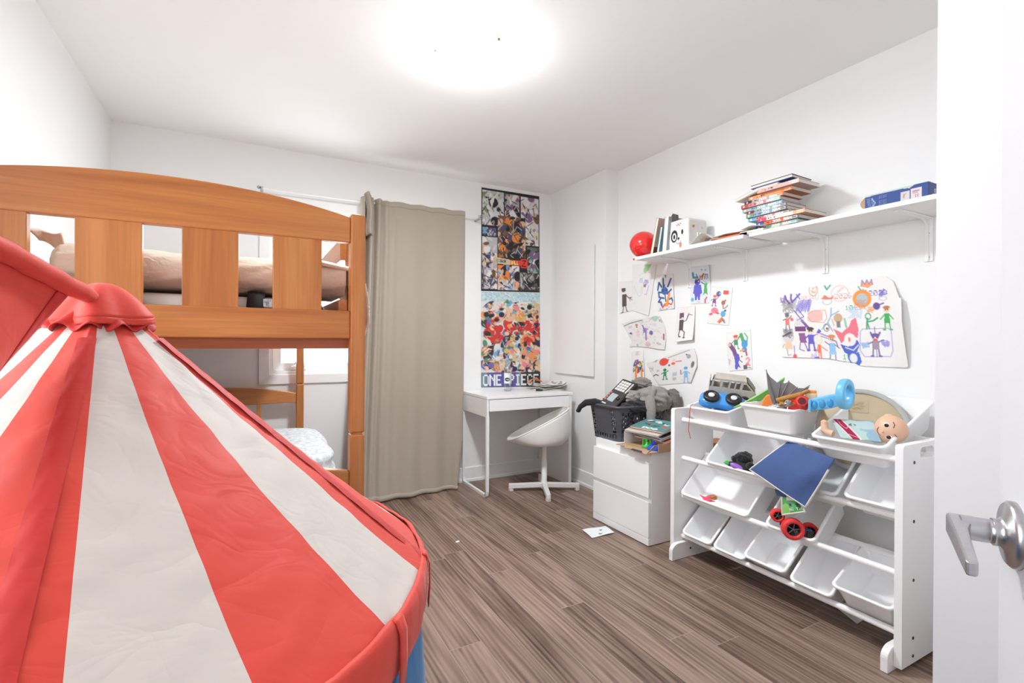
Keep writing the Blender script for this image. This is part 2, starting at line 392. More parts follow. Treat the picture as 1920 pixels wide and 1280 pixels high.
def sheet_thing(ink, fn, name, label, cat, group=None, base=None, **kw):
    o = sheet(ink, fn, name, **kw); b = Vector(base) if base else Vector(fn(.5, 1))
    o.data.transform(Matrix.Translation(-b)); o.location = b; o['label'] = label; o['category'] = cat
    if group: o['group'] = group
    return o
def quad(tl, tr, br, bl, n=None, bulge=0, curl=None):
    tl, tr, br, bl = map(Vector, (tl, tr, br, bl)); n = Vector(n) if n else Vector((0, 0, 0))
    def f(s, t):
        p = (tl*(1-s)+tr*s)*(1-t)+(bl*(1-s)+br*s)*t
        k = bulge*math.sin(PI*s)*math.sin(PI*t)
        if curl: k += curl(s, t)
        return p+n*k
    return f
def noise3(p, s=1):                        # cheap smooth pseudo noise
    x, y, z = p[0]*s, p[1]*s, p[2]*s
    return (math.sin(x*1.7+y*2.3+1.1)+math.sin(y*1.9-z*2.1+2.3)+math.sin(z*2.7+x*1.3+.7)+math.sin((x+y+z)*3.1+.4)*.6)/3.6
# ------------------------------------------------------------------ the setting
XL, YB, XR, XJ, YJ, HC = -.736, 3.75, 2.515, 2.392, 2.963, 2.475
YF = -.14                                  # wall with the doorway we look through
struct(MB().box((-2.2, -2.3, -.06), (2.7, 4.0, 0)), 'floor', floor_material())
struct(MB().box((-2.2, -2.3, HC), (2.7, 4.0, HC+.06)), 'ceiling', CEILM)
VY0, VY1, VZ0, VZ1 = .18, 1.38, .95, 2.10        # a window added beside us, out of view, to let in fill light
w = MB(); w.box((XL-.12, YF-.1, 0), (XL, VY0, HC)); w.box((XL-.12, VY1, 0), (XL, YB+.14, HC)); w.box((XL-.12, VY0, 0), (XL, VY1, VZ0)); w.box((XL-.12, VY0, VZ1), (XL, VY1, HC))
struct(w, 'wall_left', WALLM)
struct(MB().box((XR, YF-.1, 0), (XR+.12, YB+.14, HC)), 'wall_right', WALLM)
WX0, WX1, WZ0, WZ1 = .126, 1.42, .919, 2.085    # the window's opening
w = MB()
w.box((XL, YB, 0), (WX0, YB+.14, HC)); w.box((WX1, YB, 0), (XR, YB+.14, HC)); w.box((WX0, YB, 0), (WX1, YB+.14, WZ0)); w.box((WX0, YB, WZ1), (WX1, YB+.14, HC))
struct(w, 'wall_back', WALLM)
struct(MB().box((XJ, YJ, 0), (XR, YB, HC)), 'wall_corner', WALLM)
DX0, DX1 = -.62, .235                      # doorway behind the camera
w = MB(); w.box((XL, YF-.12, 0), (DX0, YF, HC)); w.box((DX1, YF-.12, 0), (XR, YF, HC)); w.box((DX0, YF-.12, 2.06), (DX1, YF, HC))
struct(w, 'wall_front', WALLM)
w = MB(); w.box((-2.2, -2.3, 0), (2.7, -2.2, HC)); w.box((-2.2, -2.2, 0), (-2.1, YF-.12, HC)); w.box((2.6, -2.2, 0), (2.7, YF-.12, HC))
struct(w, 'wall_hall', WALLM)
# the closet corner seen at the right edge of the view
cc = PD(1754, 600, 1.05)
struct(MB().box((cc.x, YF, 0), (XR, cc.y, HC)), 'wall_closet', mat('closet_paint', rgb(240, 240, 241), .6))
# baseboards with a small shoe moulding
def baseboard(name, a, b, n):
    a, b, n = Vector((*a, 0)), Vector((*b, 0)), Vector((*n, 0))
    prof = [(0, 0), (.017, 0), (.017, .018), (.011, .026), (.011, .112), (.004, .118), (0, .118)]
    struct(MB().prism([a+n*x+Vector((0, 0, z)) for x, z in prof], b-a), name, TRIMM)
baseboard('baseboard_back', (XL, YB), (XJ, YB), (0, -1))
baseboard('baseboard_corner', (XJ, YB), (XJ, YJ), (-1, 0))
baseboard('baseboard_right', (XR, YJ), (XR, cc.y), (-1, 0))
baseboard('baseboard_left', (XL, YB), (XL, YF), (1, 0))
# window
MATS_GLASS = glass_material('window_glass')
win = link(bpy.data.objects.new('window_1', None)); win.location = (WX0, YB, WZ0); win['kind'] = 'structure'
def frame(x0, x1, z0, z1, y0, y1, wd, mitre=True):
    m = MB()
    for (ax, az), (bx, bz) in zip([(x0, z0), (x1, z0), (x1, z1), (x0, z1)], [(x1, z0), (x1, z1), (x0, z1), (x0, z0)]):
        def inn(x, z): return (x+(wd if x == x0 else -wd), z+(wd if z == z0 else -wd))
        i, j = inn(ax, az), inn(bx, bz)
        m.prism([(ax, y0, az), (bx, y0, bz), (j[0], y0, j[1]), (i[0], y0, i[1])], (0, y1-y0, 0))
    return m
WPL = mat('window_vinyl', rgb(240, 243, 246), .35)
struct(frame(WX0-.064, WX1+.064, WZ0-.064, WZ1+.064, YB-.018, YB, .064), 'window_trim', TRIMM, win, bevel=.002)
struct(frame(WX0, WX1, WZ0, WZ1, YB, YB+.10, .022), 'window_jamb', WPL, win)
struct(frame(WX0+.022, WX1-.022, WZ0+.022, WZ1-.022, YB+.055, YB+.10, .055), 'window_frame', WPL, win, bevel=.003)
struct(MB().box((WX0+.07, YB+.078, WZ0+.07), (WX1-.07, YB+.082, WZ1-.07)), 'pane', MATS_GLASS, win)
ck = MB(); p = PY(560, 688, YB+.04); ck.box((p.x-.05, YB+.03, p.z-.014), (p.x+.05, YB+.06, p.z+.006)); ck.tube([(p.x-.035, YB+.028, p.z+.004), (p.x+.045, YB+.022, p.z+.012)], .006, 8)
struct(ck, 'window_crank', WPL, win, bevel=.003)
lk = MB(); p = PY(554, 681, YB+.05); lk.tube([(p.x-.006, YB+.05, p.z-.006), (p.x+.008, YB+.045, p.z+.014)], .005, 8); struct(lk, 'window_latch', mat('grey_metal', rgb(150, 155, 158), .4, .6), win)
fill_win = link(bpy.data.objects.new('window_fill', None)); fill_win.location = (XL, VY0, VZ0); fill_win['kind'] = 'structure'  # unseen window, added as an opening for the side fill
def turned(m):                             # the same frame shape, turned onto the left wall
    m.v = [Vector((XL-(p.y-YB), p.x, p.z)) for p in m.v]; m.f = [f[::-1] for f in m.f]; return m
struct(turned(frame(VY0-.064, VY1+.064, VZ0-.064, VZ1+.064, YB-.018, YB, .064)), 'window_trim', TRIMM, fill_win, bevel=.002)
struct(turned(frame(VY0, VY1, VZ0, VZ1, YB+.05, YB+.09, .05)), 'window_frame', WPL, fill_win, bevel=.003)
struct(MB().box((XL-.072, VY0+.05, VZ0+.05), (XL-.068, VY1-.05, VZ1-.05)), 'pane', MATS_GLASS, fill_win)
# open door at the right edge, seen along its face
dd = Vector((math.sin(math.radians(59.5)), math.cos(math.radians(59.5)), 0)); dn = Vector((-dd.y, dd.x, 0))   # along the leaf; into the room
hp = PD(1906, 1003, .6)                    # centre of the rose on the leaf
edge = hp+dd*.066
door = link(bpy.data.objects.new('door_1', None)); door.location = Vector((edge.x, edge.y, 0))-dd*.78; door['kind'] = 'structure'
DP = mat('door_paint', rgb(214, 215, 218), .45)
lo, hi = Vector((edge.x, edge.y, .012)), None
struct(MB().prism([lo, lo-dd*.78, lo-dd*.78-dn*.035, lo-dn*.035], (0, 0, 2.03)), 'door_leaf', DP, door, bevel=.002)
Rz = Matrix((dd.cross(Vector((0, 0, 1))).to_tuple(), (0, 0, 0), (0, 0, 0)))
Rh = Matrix((dd, Vector((0, 0, 1)), dn)).transposed()     # local x along leaf, y up, z out of the leaf
h = MB(); h.lathe([(.040, 0), (.040, .006), (.036, .010), (.020, .0125), (.0165, .016), (.0165, .022)], 40, hp, Rh)
struct(h, 'rose', STEEL, door)
h = MB(); h.lathe([(.0145, .020), (.0145, .024), (.0135, .0245), (.0145, .026), (.0145, .052)], 28, hp, Rh)
struct(h, 'shaft', STEEL, door)
def hb(x, y, z): return hp+Rh @ Vector((x, y, z))
h = MB()
out = [(.016, 0), (.012, .0), (-.03, -.003), (-.075, -.011), (-.098, -.018)]
sec = []
for (x, y), (za, zb, hh) in zip(out, [(.036, .060, .011), (.036, .064, .0125), (.050, .066, .0115), (.054, .067, .010), (.055, .066, .009)]):
    sec.append([hb(x, y-hh, za), hb(x, y+hh, za), hb(x, y+hh, zb), hb(x, y-hh, zb)])
vs = [q for g in sec for q in g]; fs = [(i*4+j, i*4+(j+1) % 4, (i+1)*4+(j+1) % 4, (i+1)*4+j) for i in range(4) for j in range(4)]+[(3, 2, 1, 0), (16, 17, 18, 19)]
h.add(vs, fs, False); struct(h, 'lever', STEEL, door, bevel=.003)
# wall outlet under the desk
p = PY(975, 805, YB)
t = thing('wall_outlet', 'white double power outlet low on the back wall under the desk', 'outlet', (p.x, YB, p.z-.06))
box_part((p.x-.036, YB-.006, p.z-.058), (p.x+.036, YB, p.z+.058), 'cover_plate', TRIMM, t)
for dz in (.024, -.024):
    m = MB().box((p.x-.017, YB-.009, p.z+dz-.015), (p.x+.017, YB-.005, p.z+dz+.015)); s = part(m, 'socket', TRIMM, t, bevel=.003)
    m = MB(); m.box((p.x-.008, YB-.0095, p.z+dz-.004), (p.x-.005, YB-.0088, p.z+dz+.007)); m.box((p.x+.005, YB-.0095, p.z+dz-.004), (p.x+.008, YB-.0088, p.z+dz+.007)); part(m, 'slots', SCREWM, s)
# flat wall panel beside the posters
a, b = PX(1042, 470, XJ), PX(1116, 708, XJ)
t = thing('wall_panel', 'flat white panel mounted on the wall between the posters and the corner', 'panel', (XJ, (a.y+b.y)/2, b.z))
box_part((XJ-.022, b.y, .885), (XJ-.012, a.y-.03, 1.92), 'panel_board', mat('panel_white', rgb(238, 237, 236), .5), t)
box_part((XJ-.012, b.y+.012, .90), (XJ, a.y-.042, 1.905), 'backing_frame', TRIMM, t)
# ceiling lamp
t = thing('ceiling_lamp', 'round white glass dome lamp lit on the ceiling', 'lamp', (LAMP[0], LAMP[1], HC))
m = MB(); m.lathe([(.150, HC), (.153, HC-.012), (.146, HC-.020)], 48, (LAMP[0], LAMP[1], 0)); part(m, 'metal_ring', mat('lamp_ring', rgb(200, 198, 194), .3, .8), t)
m = MB(); m.lathe([(.165, HC-.030), (.168, HC-.036), (.155, HC-.058), (.125, HC-.082), (.08, HC-.099), (.03, HC-.107), (.001, HC-.108)], 48, (LAMP[0], LAMP[1], 0), cap=False)
dome = part(m, 'glass_dome', glow_material('lit_glass', (.90, .96, 1), 9), t, solid=.003); dome.visible_shadow = True
for k in range(3):
    an = math.radians(165+120*k); c = Vector((LAMP[0]+.163*math.cos(an), LAMP[1]+.163*math.sin(an), HC-.034))
    m = MB(); m.ball(c, (.012, .012, .010), 12, 8); m.box((c.x-.004, c.y-.004, c.z), (c.x+.004, c.y+.004, HC-.006)); part(m, 'clip', mat('clip_brass', rgb(176, 160, 138), .35, .8), t)
# ------------------------------------------------------------------ bunk bed
HON = (rgb(176, 102, 46), rgb(203, 128, 64), rgb(222, 152, 88))
WX, WY, WZ = wood('honey_wood_x', HON, 0), wood('honey_wood_y', HON, 1), wood('honey_wood_z', HON, 2)
BX0, BX1, BY0, BY1 = -.712, .334, 1.63, 3.67     # outer faces of the bed
bed = thing('bunk_bed', 'honey brown wooden bunk bed with arched top rail and wide slats', 'bed', ((BX0+BX1)/2, (BY0+BY1)/2, 0))
PW = .046
def post(x0, y0, top):
    m = MB(); m.box((x0, y0, 0), (x0+PW, y0+.05, .858)); m.box((x0, y0, .864), (x0+PW, y0+.05, top)); m.box((x0+.006, y0+.006, .85), (x0+PW-.006, y0+.044, .87)); return m
for x in (BX0, BX1-PW):
    for y in (BY0, BY1-.05): part(post(x, y, 1.567), 'post', WZ, bed, bevel=.005)
XA, XB = BX0+PW, BX1-PW
def arch(x, top, rise): t = (x-(XA+XB)/2)/((XB-XA)/2); return top+rise*(1-abs(t)**2.1)
def headboard(y0, y1, zlow, ztop, rise, zslat0, lowh, slats):
    n = 24; up = [(XA+(XB-XA)*i/n) for i in range(n+1)]
    part(MB().prism([(XA, y0, zslat0), (XB, y0, zslat0)]+[(x, y0, arch(x, ztop, rise)) for x in up[::-1]], (0, y1-y0, 0)), 'arched_rail', WX, bed, bevel=.004)
    part(MB().box((XA, y0, zlow), (XB, y1, zlow+lowh)), 'lower_rail', WX, bed, bevel=.004)
    for a, b in slats: part(MB().box((a, y0+.004, zlow+lowh-.005), (b, y1-.004, zslat0+.005)), 'slat', WZ, bed, bevel=.002)
SL = [(-.692, -.6), (-.57, -.485), (-.394, -.254), (-.1645, -.027), (.0635, .2015)]
headboard(BY0+.006, BY0+.04, 1.168, 1.556, .055, 1.4755, .089, [s for s in SL if s[0] > XA])
headboard(BY1-.04, BY1-.006, 1.168, 1.556, .055, 1.4755, .089, [s for s in SL if s[0] > XA])
headboard(BY1-.042, BY1-.008, .19, .80, .05, .735, .09, [(-.45, -.35), (-.2, -.1), (.05, .075)])
headboard(BY0+.008, BY0+.042, .19, .74, .05, .68, .09, [])
for z in (1.165, .19):
    for x in (XA+.0, XB-.03): part(MB().box((x, BY0+.05, z), (x+.028, BY1-.05, z+.13)), 'side_rail', WY, bed, bevel=.003)
    for k in range(11): y = BY0+.10+k*.182; part(MB().box((XA+.03, y, z+.028), (XB-.03, y+.07, z+.043)), 'bed_slat', WX, bed)
    for x in (XA+.028, XB-.05): part(MB().box((x, BY0+.05, z+.002), (x+.022, BY1-.05, z+.028)), 'slat_ledge', WY, bed)
part(MB().box((XA, BY0+.045, 1.135), (XB, BY0+.065, 1.168)), 'support_bar', wood('dark_honey_x', (rgb(150, 80, 42), rgb(176, 98, 54), rgb(190, 114, 66)), 0), bed)
part(MB().box((BX1-.040, 1.88, 1.455), (BX1-.016, BY1-.05, 1.535)), 'guard_rail', WY, bed, bevel=.003)
for y in (1.88, 2.75): part(MB().box((BX1-.016, y, 1.19), (BX1+.002, y+.045, 1.55)), 'guard_post', WZ, bed, bevel=.003)
# upper mattress
QM = mat('mattress_quilt', rgb(214, 212, 208), .8, bump=.25, bscale=26)
mt = thing('mattress', 'pale grey quilted mattress on the top bunk under the beige duvet', 'mattress', (-.19, 2.62, 1.21))
def cushion(x0, y0, z0, x1, y1, z1, k=.3, nu=40, nv=14, fn=None):
    c = Vector(((x0+x1)/2, (y0+y1)/2, (z0+z1)/2)); r = ((x1-x0)/2, (y1-y0)/2, (z1-z0)/2)
    def f(d):
        m = max(abs(d.x), abs(d.y), abs(d.z)); e = (abs(d.x)**8+abs(d.y)**8+abs(d.z)**8)**(1/8)
        g = 1/e; g = g*(1-k*.25*(1-m)); return g*(1+(fn(d) if fn else 0))
    return MB().ball(c, r, nu, nv, fn=f)
part(cushion(XA+.03, BY0+.055, 1.208, XB-.032, BY1-.06, 1.305, nu=64, nv=20), 'mattress_body', QM, mt)
BLK = mat('black_webbing', rgb(22, 21, 23), .8, bump=.2, bscale=200)
for u in (478, 124):
    x = PY(u, 560, BY0+.05).x; m = MB(); yy = BY0+.049
    m.add([(x-.028, yy, 1.2), (x+.02, yy, 1.2), (x+.028, yy+.002, 1.30), (x-.02, yy+.002, 1.30), (x-.02, yy+.06, 1.312), (x+.028, yy+.06, 1.312), (x-.02, yy+.5, 1.31), (x+.028, yy+.5, 1.31)],
          [(0, 1, 2, 3), (3, 2, 5, 4), (4, 5, 7, 6)], True)
    part(m, 'strap', BLK, mt, solid=.002)
m = MB(); p = PY(502, 568, BY0+.049)
mt2 = sheet(Ink(14, 12, (214, 212, 208)).squig(.5, .5, .4, (120, 150, 170), 12, .08).squig(.5, .6, .3, (90, 120, 150), 8, .08), quad((p.x-.012, p.y-.001, p.z+.012), (p.x+.012, p.y-.001, p.z+.012), (p.x+.012, p.y-.001, p.z-.012), (p.x-.012, p.y-.001, p.z-.012)), 'care_label', mt)
# beige duvet heaped along the headboard and spilling over the side
BEI = cloth_material('beige_cotton', rgb(222, 206, 188), .3, 9, .85)
dv = thing('duvet', 'beige cotton duvet heaped on the top bunk and spilling over its side', 'duvet', (-.1, 1.9, 1.31))
def topz(x): return 1.428-.01*math.sin(x*9)-.02*max(0, (x-.12)/.2)
def fduv(a, b):                            # around the roll (b) along x (a)
    x = -.468+.753*a; an = 2*PI*b; end = min(1, (a+.05)*13)**.5
    ry, rz = .20*end, .062*end
    zc = 1.37-.004
    n = noise3((x*9, an*1.4, 2), 1)*.13+noise3((x*26+an*3, an*3.5, 5), 1)*.07+.05*abs(math.sin(x*31+an*2))
    y = BY0+.07+.20+ry*math.copysign(abs(math.cos(an))**.7, math.cos(an))*(1+n*.3); z = zc+rz*math.copysign(abs(math.sin(an))**.8, math.sin(an))*(1+n)
    return Vector((x, max(y, BY0+.052), max(z, 1.311)))
m = MB(); m.grid(lambda a, b: fduv(b, a), 64, 110, wrapu=True); m.f.append(list(range(64*110, 64*111))); m.m.append(0); m.sm.append(True)
part(m, 'duvet_roll', BEI, dv)
pc = PY(58, 432, BY0+.10)
m = MB()
def fcorner(s, t):
    p = pc+Vector((-.006+.06*s, .03*s, .002+.004*s))+Vector((.014*t, .02*t, -.060*t*(.35+.65*s)))
    return p+Vector((0, .012*math.sin(3*s+2*t), .004*math.sin(6*s)))
m.grid(fcorner, 14, 10); part(m, 'duvet_corner', BEI, dv, solid=.012, offset=0)
def fspill(s, t):                          # t: from the heap over the rail and down, s: along y
    y = 1.70+.42*s
    path = [(.20, 1.415), (.30, 1.40), (.338, 1.36), (.352, 1.30), (.362-.01*s, 1.22), (.345, 1.16+.06*s)]
    k = t*(len(path)-1); i = min(int(k), len(path)-2); f = k-i
    x = path[i][0]*(1-f)+path[i+1][0]*f; z = path[i][1]*(1-f)+path[i+1][1]*f
    w = 1-.55*max(0, t-.45)/.55
    y = 1.70+.42*(.12+(s-.12)*w)
    return Vector((x+.010*math.sin(9*s+3*t), y, z+.008*math.sin(7*s)+.015*math.sin(5*s)*(1-t)))
part(MB().grid(fspill, 20, 24), 'duvet_flap', BEI, dv, solid=.010, offset=1)
# bedding on the lower bunk
lm = thing('mattress', 'white mattress on the lower bunk behind the tent', 'mattress', (-.19, 2.62, .235))
part(cushion(XA+.03, BY0+.055, .235, XB-.032, BY1-.06, .44, nu=48, nv=14), 'mattress_body', mat('white_ticking', rgb(226, 226, 226), .85), lm)
pat = mat('grey_leaf_print', rgb(224, 225, 228), .8, var=.45, vscale=42, bump=.15, bscale=18)
q = cushion(-.30, 2.50, .441, .405, 3.45, .615, k=.9, nu=40, nv=20, fn=lambda d: .05*noise3(d, 3))
single(q, 'quilt', pat, 'white quilt with grey leaf print bunched up on the lower bunk', 'quilt', base=(0, 3.0, .441))

# ------------------------------------------------------------------ circus tent
TC = Vector((-.208, 1.0)); ZA, TR, ZR = 1.238, .503, .774
tent = thing('play_tent', 'red and white striped circus play tent with blue wall and red flag', 'tent', (TC.x, TC.y, 0))
def cloth(name, c): return cloth_material(name, c, .13, 4.5)
RED = cloth('red_nylon', rgb(214, 66, 51)); CRM = cloth('cream_nylon', rgb(206, 196, 188)); BLU = cloth('blue_nylon', rgb(18, 112, 170)); DRED = cloth('deep_red_nylon', rgb(196, 46, 40))
EDG = [-131, -118.5, -106.5, -81.7, -63, -41.5, -23, 5, 23, 45, 63, 80, 98, 116, 134, 157, 175, 200, 217, 229]
WHI = {0: 0, 1: 1}
panels = []                                # (start, end, white)
flag_ = [0, 1, 0, 1, 0, 1, 0, 1, 0, 1, 0, 1, 0, 1, 0, 1, 0, 1, 0]
flag_[0] = 0
thetas = []; pm = []
for i in range(len(EDG)-1):
    n = max(3, int((EDG[i+1]-EDG[i])/1.6))
    for k in range(n): thetas.append(math.radians(EDG[i]+(EDG[i+1]-EDG[i])*k/n)); pm.append([0, 1, 0, 1, 0, 1, 0, 1, 0, 1, 0, 1, 0, 1, 0, 1, 0, 1, 1][i])
RIBS = [math.radians(a) for a in (-88, -16, 56, 128, 200)]
def ribk(th):
    d = min(abs((th-r+PI) % (2*PI)-PI) for r in RIBS); return d
def fcone(i, t):
    th = thetas[i % len(thetas)]; d = ribk(th)
    sag = -.012*math.sin(PI*t)*(1-math.exp(-(d/.25)**2)); ridge = .003*math.exp(-(d/.045)**2)
    r = TR*(.05+.95*t); wr = .0022*noise3((th*5, t*7, 1), 1)*min(1, 3*t)+.0014*noise3((th*16+t*4, t*22-th*6, 3), 1)*min(1, 3*t)
    o = sag+ridge+wr
    return Vector((TC.x+(r+o*.68)*math.cos(th), TC.y+(r+o*.68)*math.sin(th), ZA-(ZA-ZR)*(.05+.95*t)+o*.73))
NT = len(thetas)
m = MB(); m.grid(lambda a, b: fcone(round(a*NT), b), NT, 60, wrapu=True, mf=lambda i, j: pm[i])
part(m, 'canopy', [RED, CRM], tent)
# pole sleeves along the ribs, rim band, loops
for r in RIBS:
    m = MB(); e = Vector((math.cos(r), math.sin(r), 0)); pts = []
    s_ = Vector((-e.y, e.x, 0))
    def fs(a, b, e=e, s_=s_):
        t = .12+.88*b; rr = TR*(.05+.95*t); w = (a-.5)*(.020+.012*t); nrm = (e*.68+Vector((0, 0, .73)))
        return Vector((TC.x, TC.y, ZA-(ZA-ZR)*(.05+.95*t)))+e*rr+s_*w+nrm*(.0035+.0022*math.cos((a-.5)*PI)+.0005*math.sin(b*70+a*9))
    m.grid(fs, 8, 50); part(m, 'rib_sleeve', DRED, tent)
m = MB()
def frim(a, b):
    th = 2*PI*a; prof = [(.0, .003), (.004, .004), (.008, .0), (.010, -.010), (.011, -.026), (.010, -.046), (.009, -.060), (.007, -.072)]
    k = b*(len(prof)-1); i = min(int(k), len(prof)-2); f = k-i
    r, z = prof[i][0]*(1-f)+prof[i+1][0]*f, prof[i][1]*(1-f)+prof[i+1][1]*f
    wv = .0016*math.sin(th*23+b*2)+.0012*math.sin(th*41+3*b)
    return Vector((TC.x+(TR+r+wv*b)*math.cos(th), TC.y+(TR+r+wv*b)*math.sin(th), ZR+z+wv))
m.grid(frim, 200, 14, wrapu=True); part(m, 'rim_band', RED, tent, solid=.002)
for r in [x+y for x in RIBS for y in (.0, .84)]:
    m = MB(); e = Vector((math.cos(r), math.sin(r), 0)); s_ = Vector((-e.y, e.x, 0)); c = Vector((TC.x, TC.y, 0))
    pts = [(TR+.001, ZR+.006), (TR+.008, ZR+.004), (TR+.0135, ZR-.012), (TR+.0145, ZR-.05), (TR+.012, ZR-.088)]
    m.grid(lambda a, b: c+e*(pts[round(b*4)][0])+s_*(.022*(a-.5))+Vector((0, 0, pts[round(b*4)][1]))+e*.002, 3, 4); part(m, 'tie_tab', RED, tent, solid=.002)
m = MB()
def fwall(a, b):
    th = 2*PI*a; r = TR-.004+.055*b+.004*math.sin(th*14+1)*b
    return Vector((TC.x+r*math.cos(th), TC.y+r*math.sin(th), (ZR-.02)*(1-b)+.001))
m.grid(fwall, 160, 16, wrapu=True); part(m, 'blue_wall', BLU, tent)
# cap on the tip with a ruffle below it
m = MB()
TD = Vector((.03, -.05, 0))
def fcap(a, b):
    th = 2*PI*a; r = .008+.053*b*(1+.08*math.cos(2*th+.9)); ang = 5*(th+.3)
    fold = .006*b*math.cos(ang)
    return Vector((TC.x+.002+(r+fold)*math.cos(th), TC.y+(r+fold)*math.sin(th), ZA+.012-.052*b**1.6+.006*b*math.cos(th-.9)+.003*b*math.sin(3*th)))
m.grid(fcap, 80, 18, wrapu=True)
def fhem(a, b):
    p = fcap(a, 1.0); th = 2*PI*a; return p+Vector((math.cos(th)*.002*b, math.sin(th)*.002*b, -.010*b))
m.grid(fhem, 80, 3, wrapu=True); part(m, 'cap', RED, tent, solid=.002)
m = MB()
def fruf(a, b):
    th = 2*PI*a; w = math.sin(th*11+.6)+.5*math.sin(th*17+2); r = .028+.040*b+.004*b*w
    return Vector((TC.x+r*math.cos(th), TC.y+r*math.sin(th), ZA-.022-.036*b-.006*b*math.cos(th*11+1.2)))
m.grid(fruf, 200, 12, wrapu=True); part(m, 'ruffle', DRED, tent, solid=.0015)
# flag on a slanting pole that leans out towards us
q0 = Vector((TC.x+.006, TC.y-.006, ZA-.020)); q1 = PD(-120, 402, .50)
ax = (q1-q0).normalized(); LN = (q1-q0).length
view = ((q0+q1)/2-O).normalized(); sd = ax.cross(view).normalized()
if sd.z > 0: sd = -sd
m = MB(); m.tube([q0+ax*.0, q1+ax*.03], .006, 10); part(m, 'flag_pole', mat('fibre_pole', rgb(24, 24, 26), .4), tent)
m = MB(); m.tube([q0+ax*(LN*k/30+.004)+sd*(.0005*math.sin(k*.9)) for k in range(31)], [.009+.004*min(1, k/6)+.0004*math.sin(k*1.3) for k in range(31)], 18); part(m, 'flag_sleeve', RED, tent)
k0 = LN*.25
a0 = PD(128, 534, .70); a1 = PD(-25, 724, .60)
def fflag(s, t):
    top = q0+ax*(k0+(LN-k0)*s)+sd*.010
    bot = a1+(q1+Vector((0, 0, -.30))-a1)*s
    p = top*(1-t)+bot*t
    return p+view*(.010*math.sin(5*s+3*t)+.006*math.sin(9*t+2*s))*t
m = MB(); m.grid(fflag, 30, 40); part(m, 'flag', RED, tent, solid=.0015)
m = MB(); m.grid(lambda s, t: fflag(.0+.10*s, t)+view*-.004, 4, 40); part(m, 'flag_hem', DRED, tent, solid=.0015)

# ------------------------------------------------------------------ curtain and rod
LIN = mat('linen_taupe', rgb(178, 166, 151), .9, bump=.25, bscale=420, var=.10, vscale=190, stretch=(1, 1, 6), sheen=.15)
cu = thing('curtain', 'taupe linen curtain hanging from rod to floor right of the bunk bed', 'curtain', (1.1, 3.64, 0))
def fcur(s, t):                            # s across, t down
    fold = math.exp(-(s/.17)**2)
    xt = .712+.808*s; xb = .60+.885*s**.92
    x = xt*(1-t**1.4)+xb*t**1.4
    y = 3.645-.018*math.sin(2*PI*(s*4.2+.2))*(.10+.75*min(1, t*1.5))*(1-fold*.6)-.055*fold*math.sin(s*2*PI*14)*(1-.5*t)-.05*fold*t
    b = max(0, t-.72)/.28
    y -= .035*t+.070*b*b*(1-.62*s)+.012*math.sin(9*s+4)*b
    z = 2.190-.004*math.sin(s*31)-.006*s*0-t*(2.190-.006)
    edge = .02*math.exp(-((1-s)/.05)**2)*0
    if s > .9: x -= .05*((s-.9)/.1)*max(0, t-.82)/.18
    return Vector((x, y, max(z, .005)))
m = MB(); m.grid(fcur, 150, 90); part(m, 'curtain_panel', LIN, cu, solid=.003)
m = MB(); m.grid(lambda s, t: fcur(s, t*.018)+Vector((0, -.003, 0)), 150, 3); part(m, 'header_tape', LIN, cu, solid=.002)
m = MB()
def ffold(s, t):
    p0 = Vector((.722+.05*s, 3.60+.015*math.sin(s*PI*3), 2.205-.30*t+.012*math.sin(s*PI)))
    return p0+Vector((.028*t+.01*math.sin(t*5), -.025*math.sin(PI*s), 0))*1
m.grid(ffold, 16, 16); part(m, 'gathered_fold', LIN, cu, solid=.003)
def fhemc(s, t):                           # the hem rolled over itself on the floor
    p = fcur(s, .985); a = t*1.6*PI; r = .022*(1-.3*s)
    return Vector((p.x, p.y-r*math.sin(a)-.002, .004+r-r*math.cos(a)))
m = MB(); m.grid(fhemc, 120, 12); part(m, 'floor_hem', LIN, cu, solid=.003)
rod = thing('curtain_rod', 'thin white curtain rod above the window with clear brackets', 'rod', (.87, 3.69, 2.165))
m = MB(); m.tube([(.075, 3.672, 2.165), (1.655, 3.672, 2.170)], .0065, 12); part(m, 'pole', TRIMM, rod)
CLR = mat('bracket_chrome', rgb(170, 172, 176), .2, .9)
for x, z in ((.073, 2.165), (1.657, 2.170)):
    m = MB(); m.box((x-.008, 3.665, z-.024), (x+.008, YB, z-.012)); m.tube([(x, 3.672, z-.016), (x, 3.668, z+.012)], .008, 10); m.ball((x-.018 if x < 1 else x+.012, 3.672, z+.006), .011, 12, 8); part(m, 'bracket', CLR, rod)

# ------------------------------------------------------------------ desk
DX, DXR, DYF, DYB, DZ = 1.545, 2.312, 3.266, 3.742, .750
dk = thing('desk', 'small white desk with thin metal loop leg against the back wall', 'desk', ((DX+DXR)/2, (DYF+DYB)/2, 0))
box_part((DX, DYF, DZ-.022), (DXR, DYB, DZ), 'desktop', WHITE, dk)
box_part((DX+.002, DYF+.002, DZ-.155), (DX+.018, DYB, DZ-.0225), 'side_apron', WHITE, dk)
box_part((DX+.022, DYF+.001, DZ-.112), (DXR-.032, DYF+.018, DZ-.027), 'drawer_front', WHITE, dk, bevel=.0015)
box_part((DX+.025, DYF+.02, DZ-.10), (DXR-.035, DYB-.06, DZ-.085), 'drawer_bottom', WHITE, dk)
box_part((DX+.02, DYB-.016, DZ-.155), (DXR-.03, DYB, DZ-.0225), 'back_rail', WHITE, dk)
box_part((DXR-.03, DYF+.012, 0), (DXR-.002, DYB, DZ-.0225), 'side_panel', WHITE, dk)
m = MB(); y0, y1, xx, w = DYF+.012, DYB-.012, DX+.010, .0105
loop = [(y0, DZ-.15), (y0, .05), (y0+.006, .024), (y0+.02, .0115), (y1-.02, .0115), (y1-.006, .024), (y1, .05), (y1, DZ-.15)]
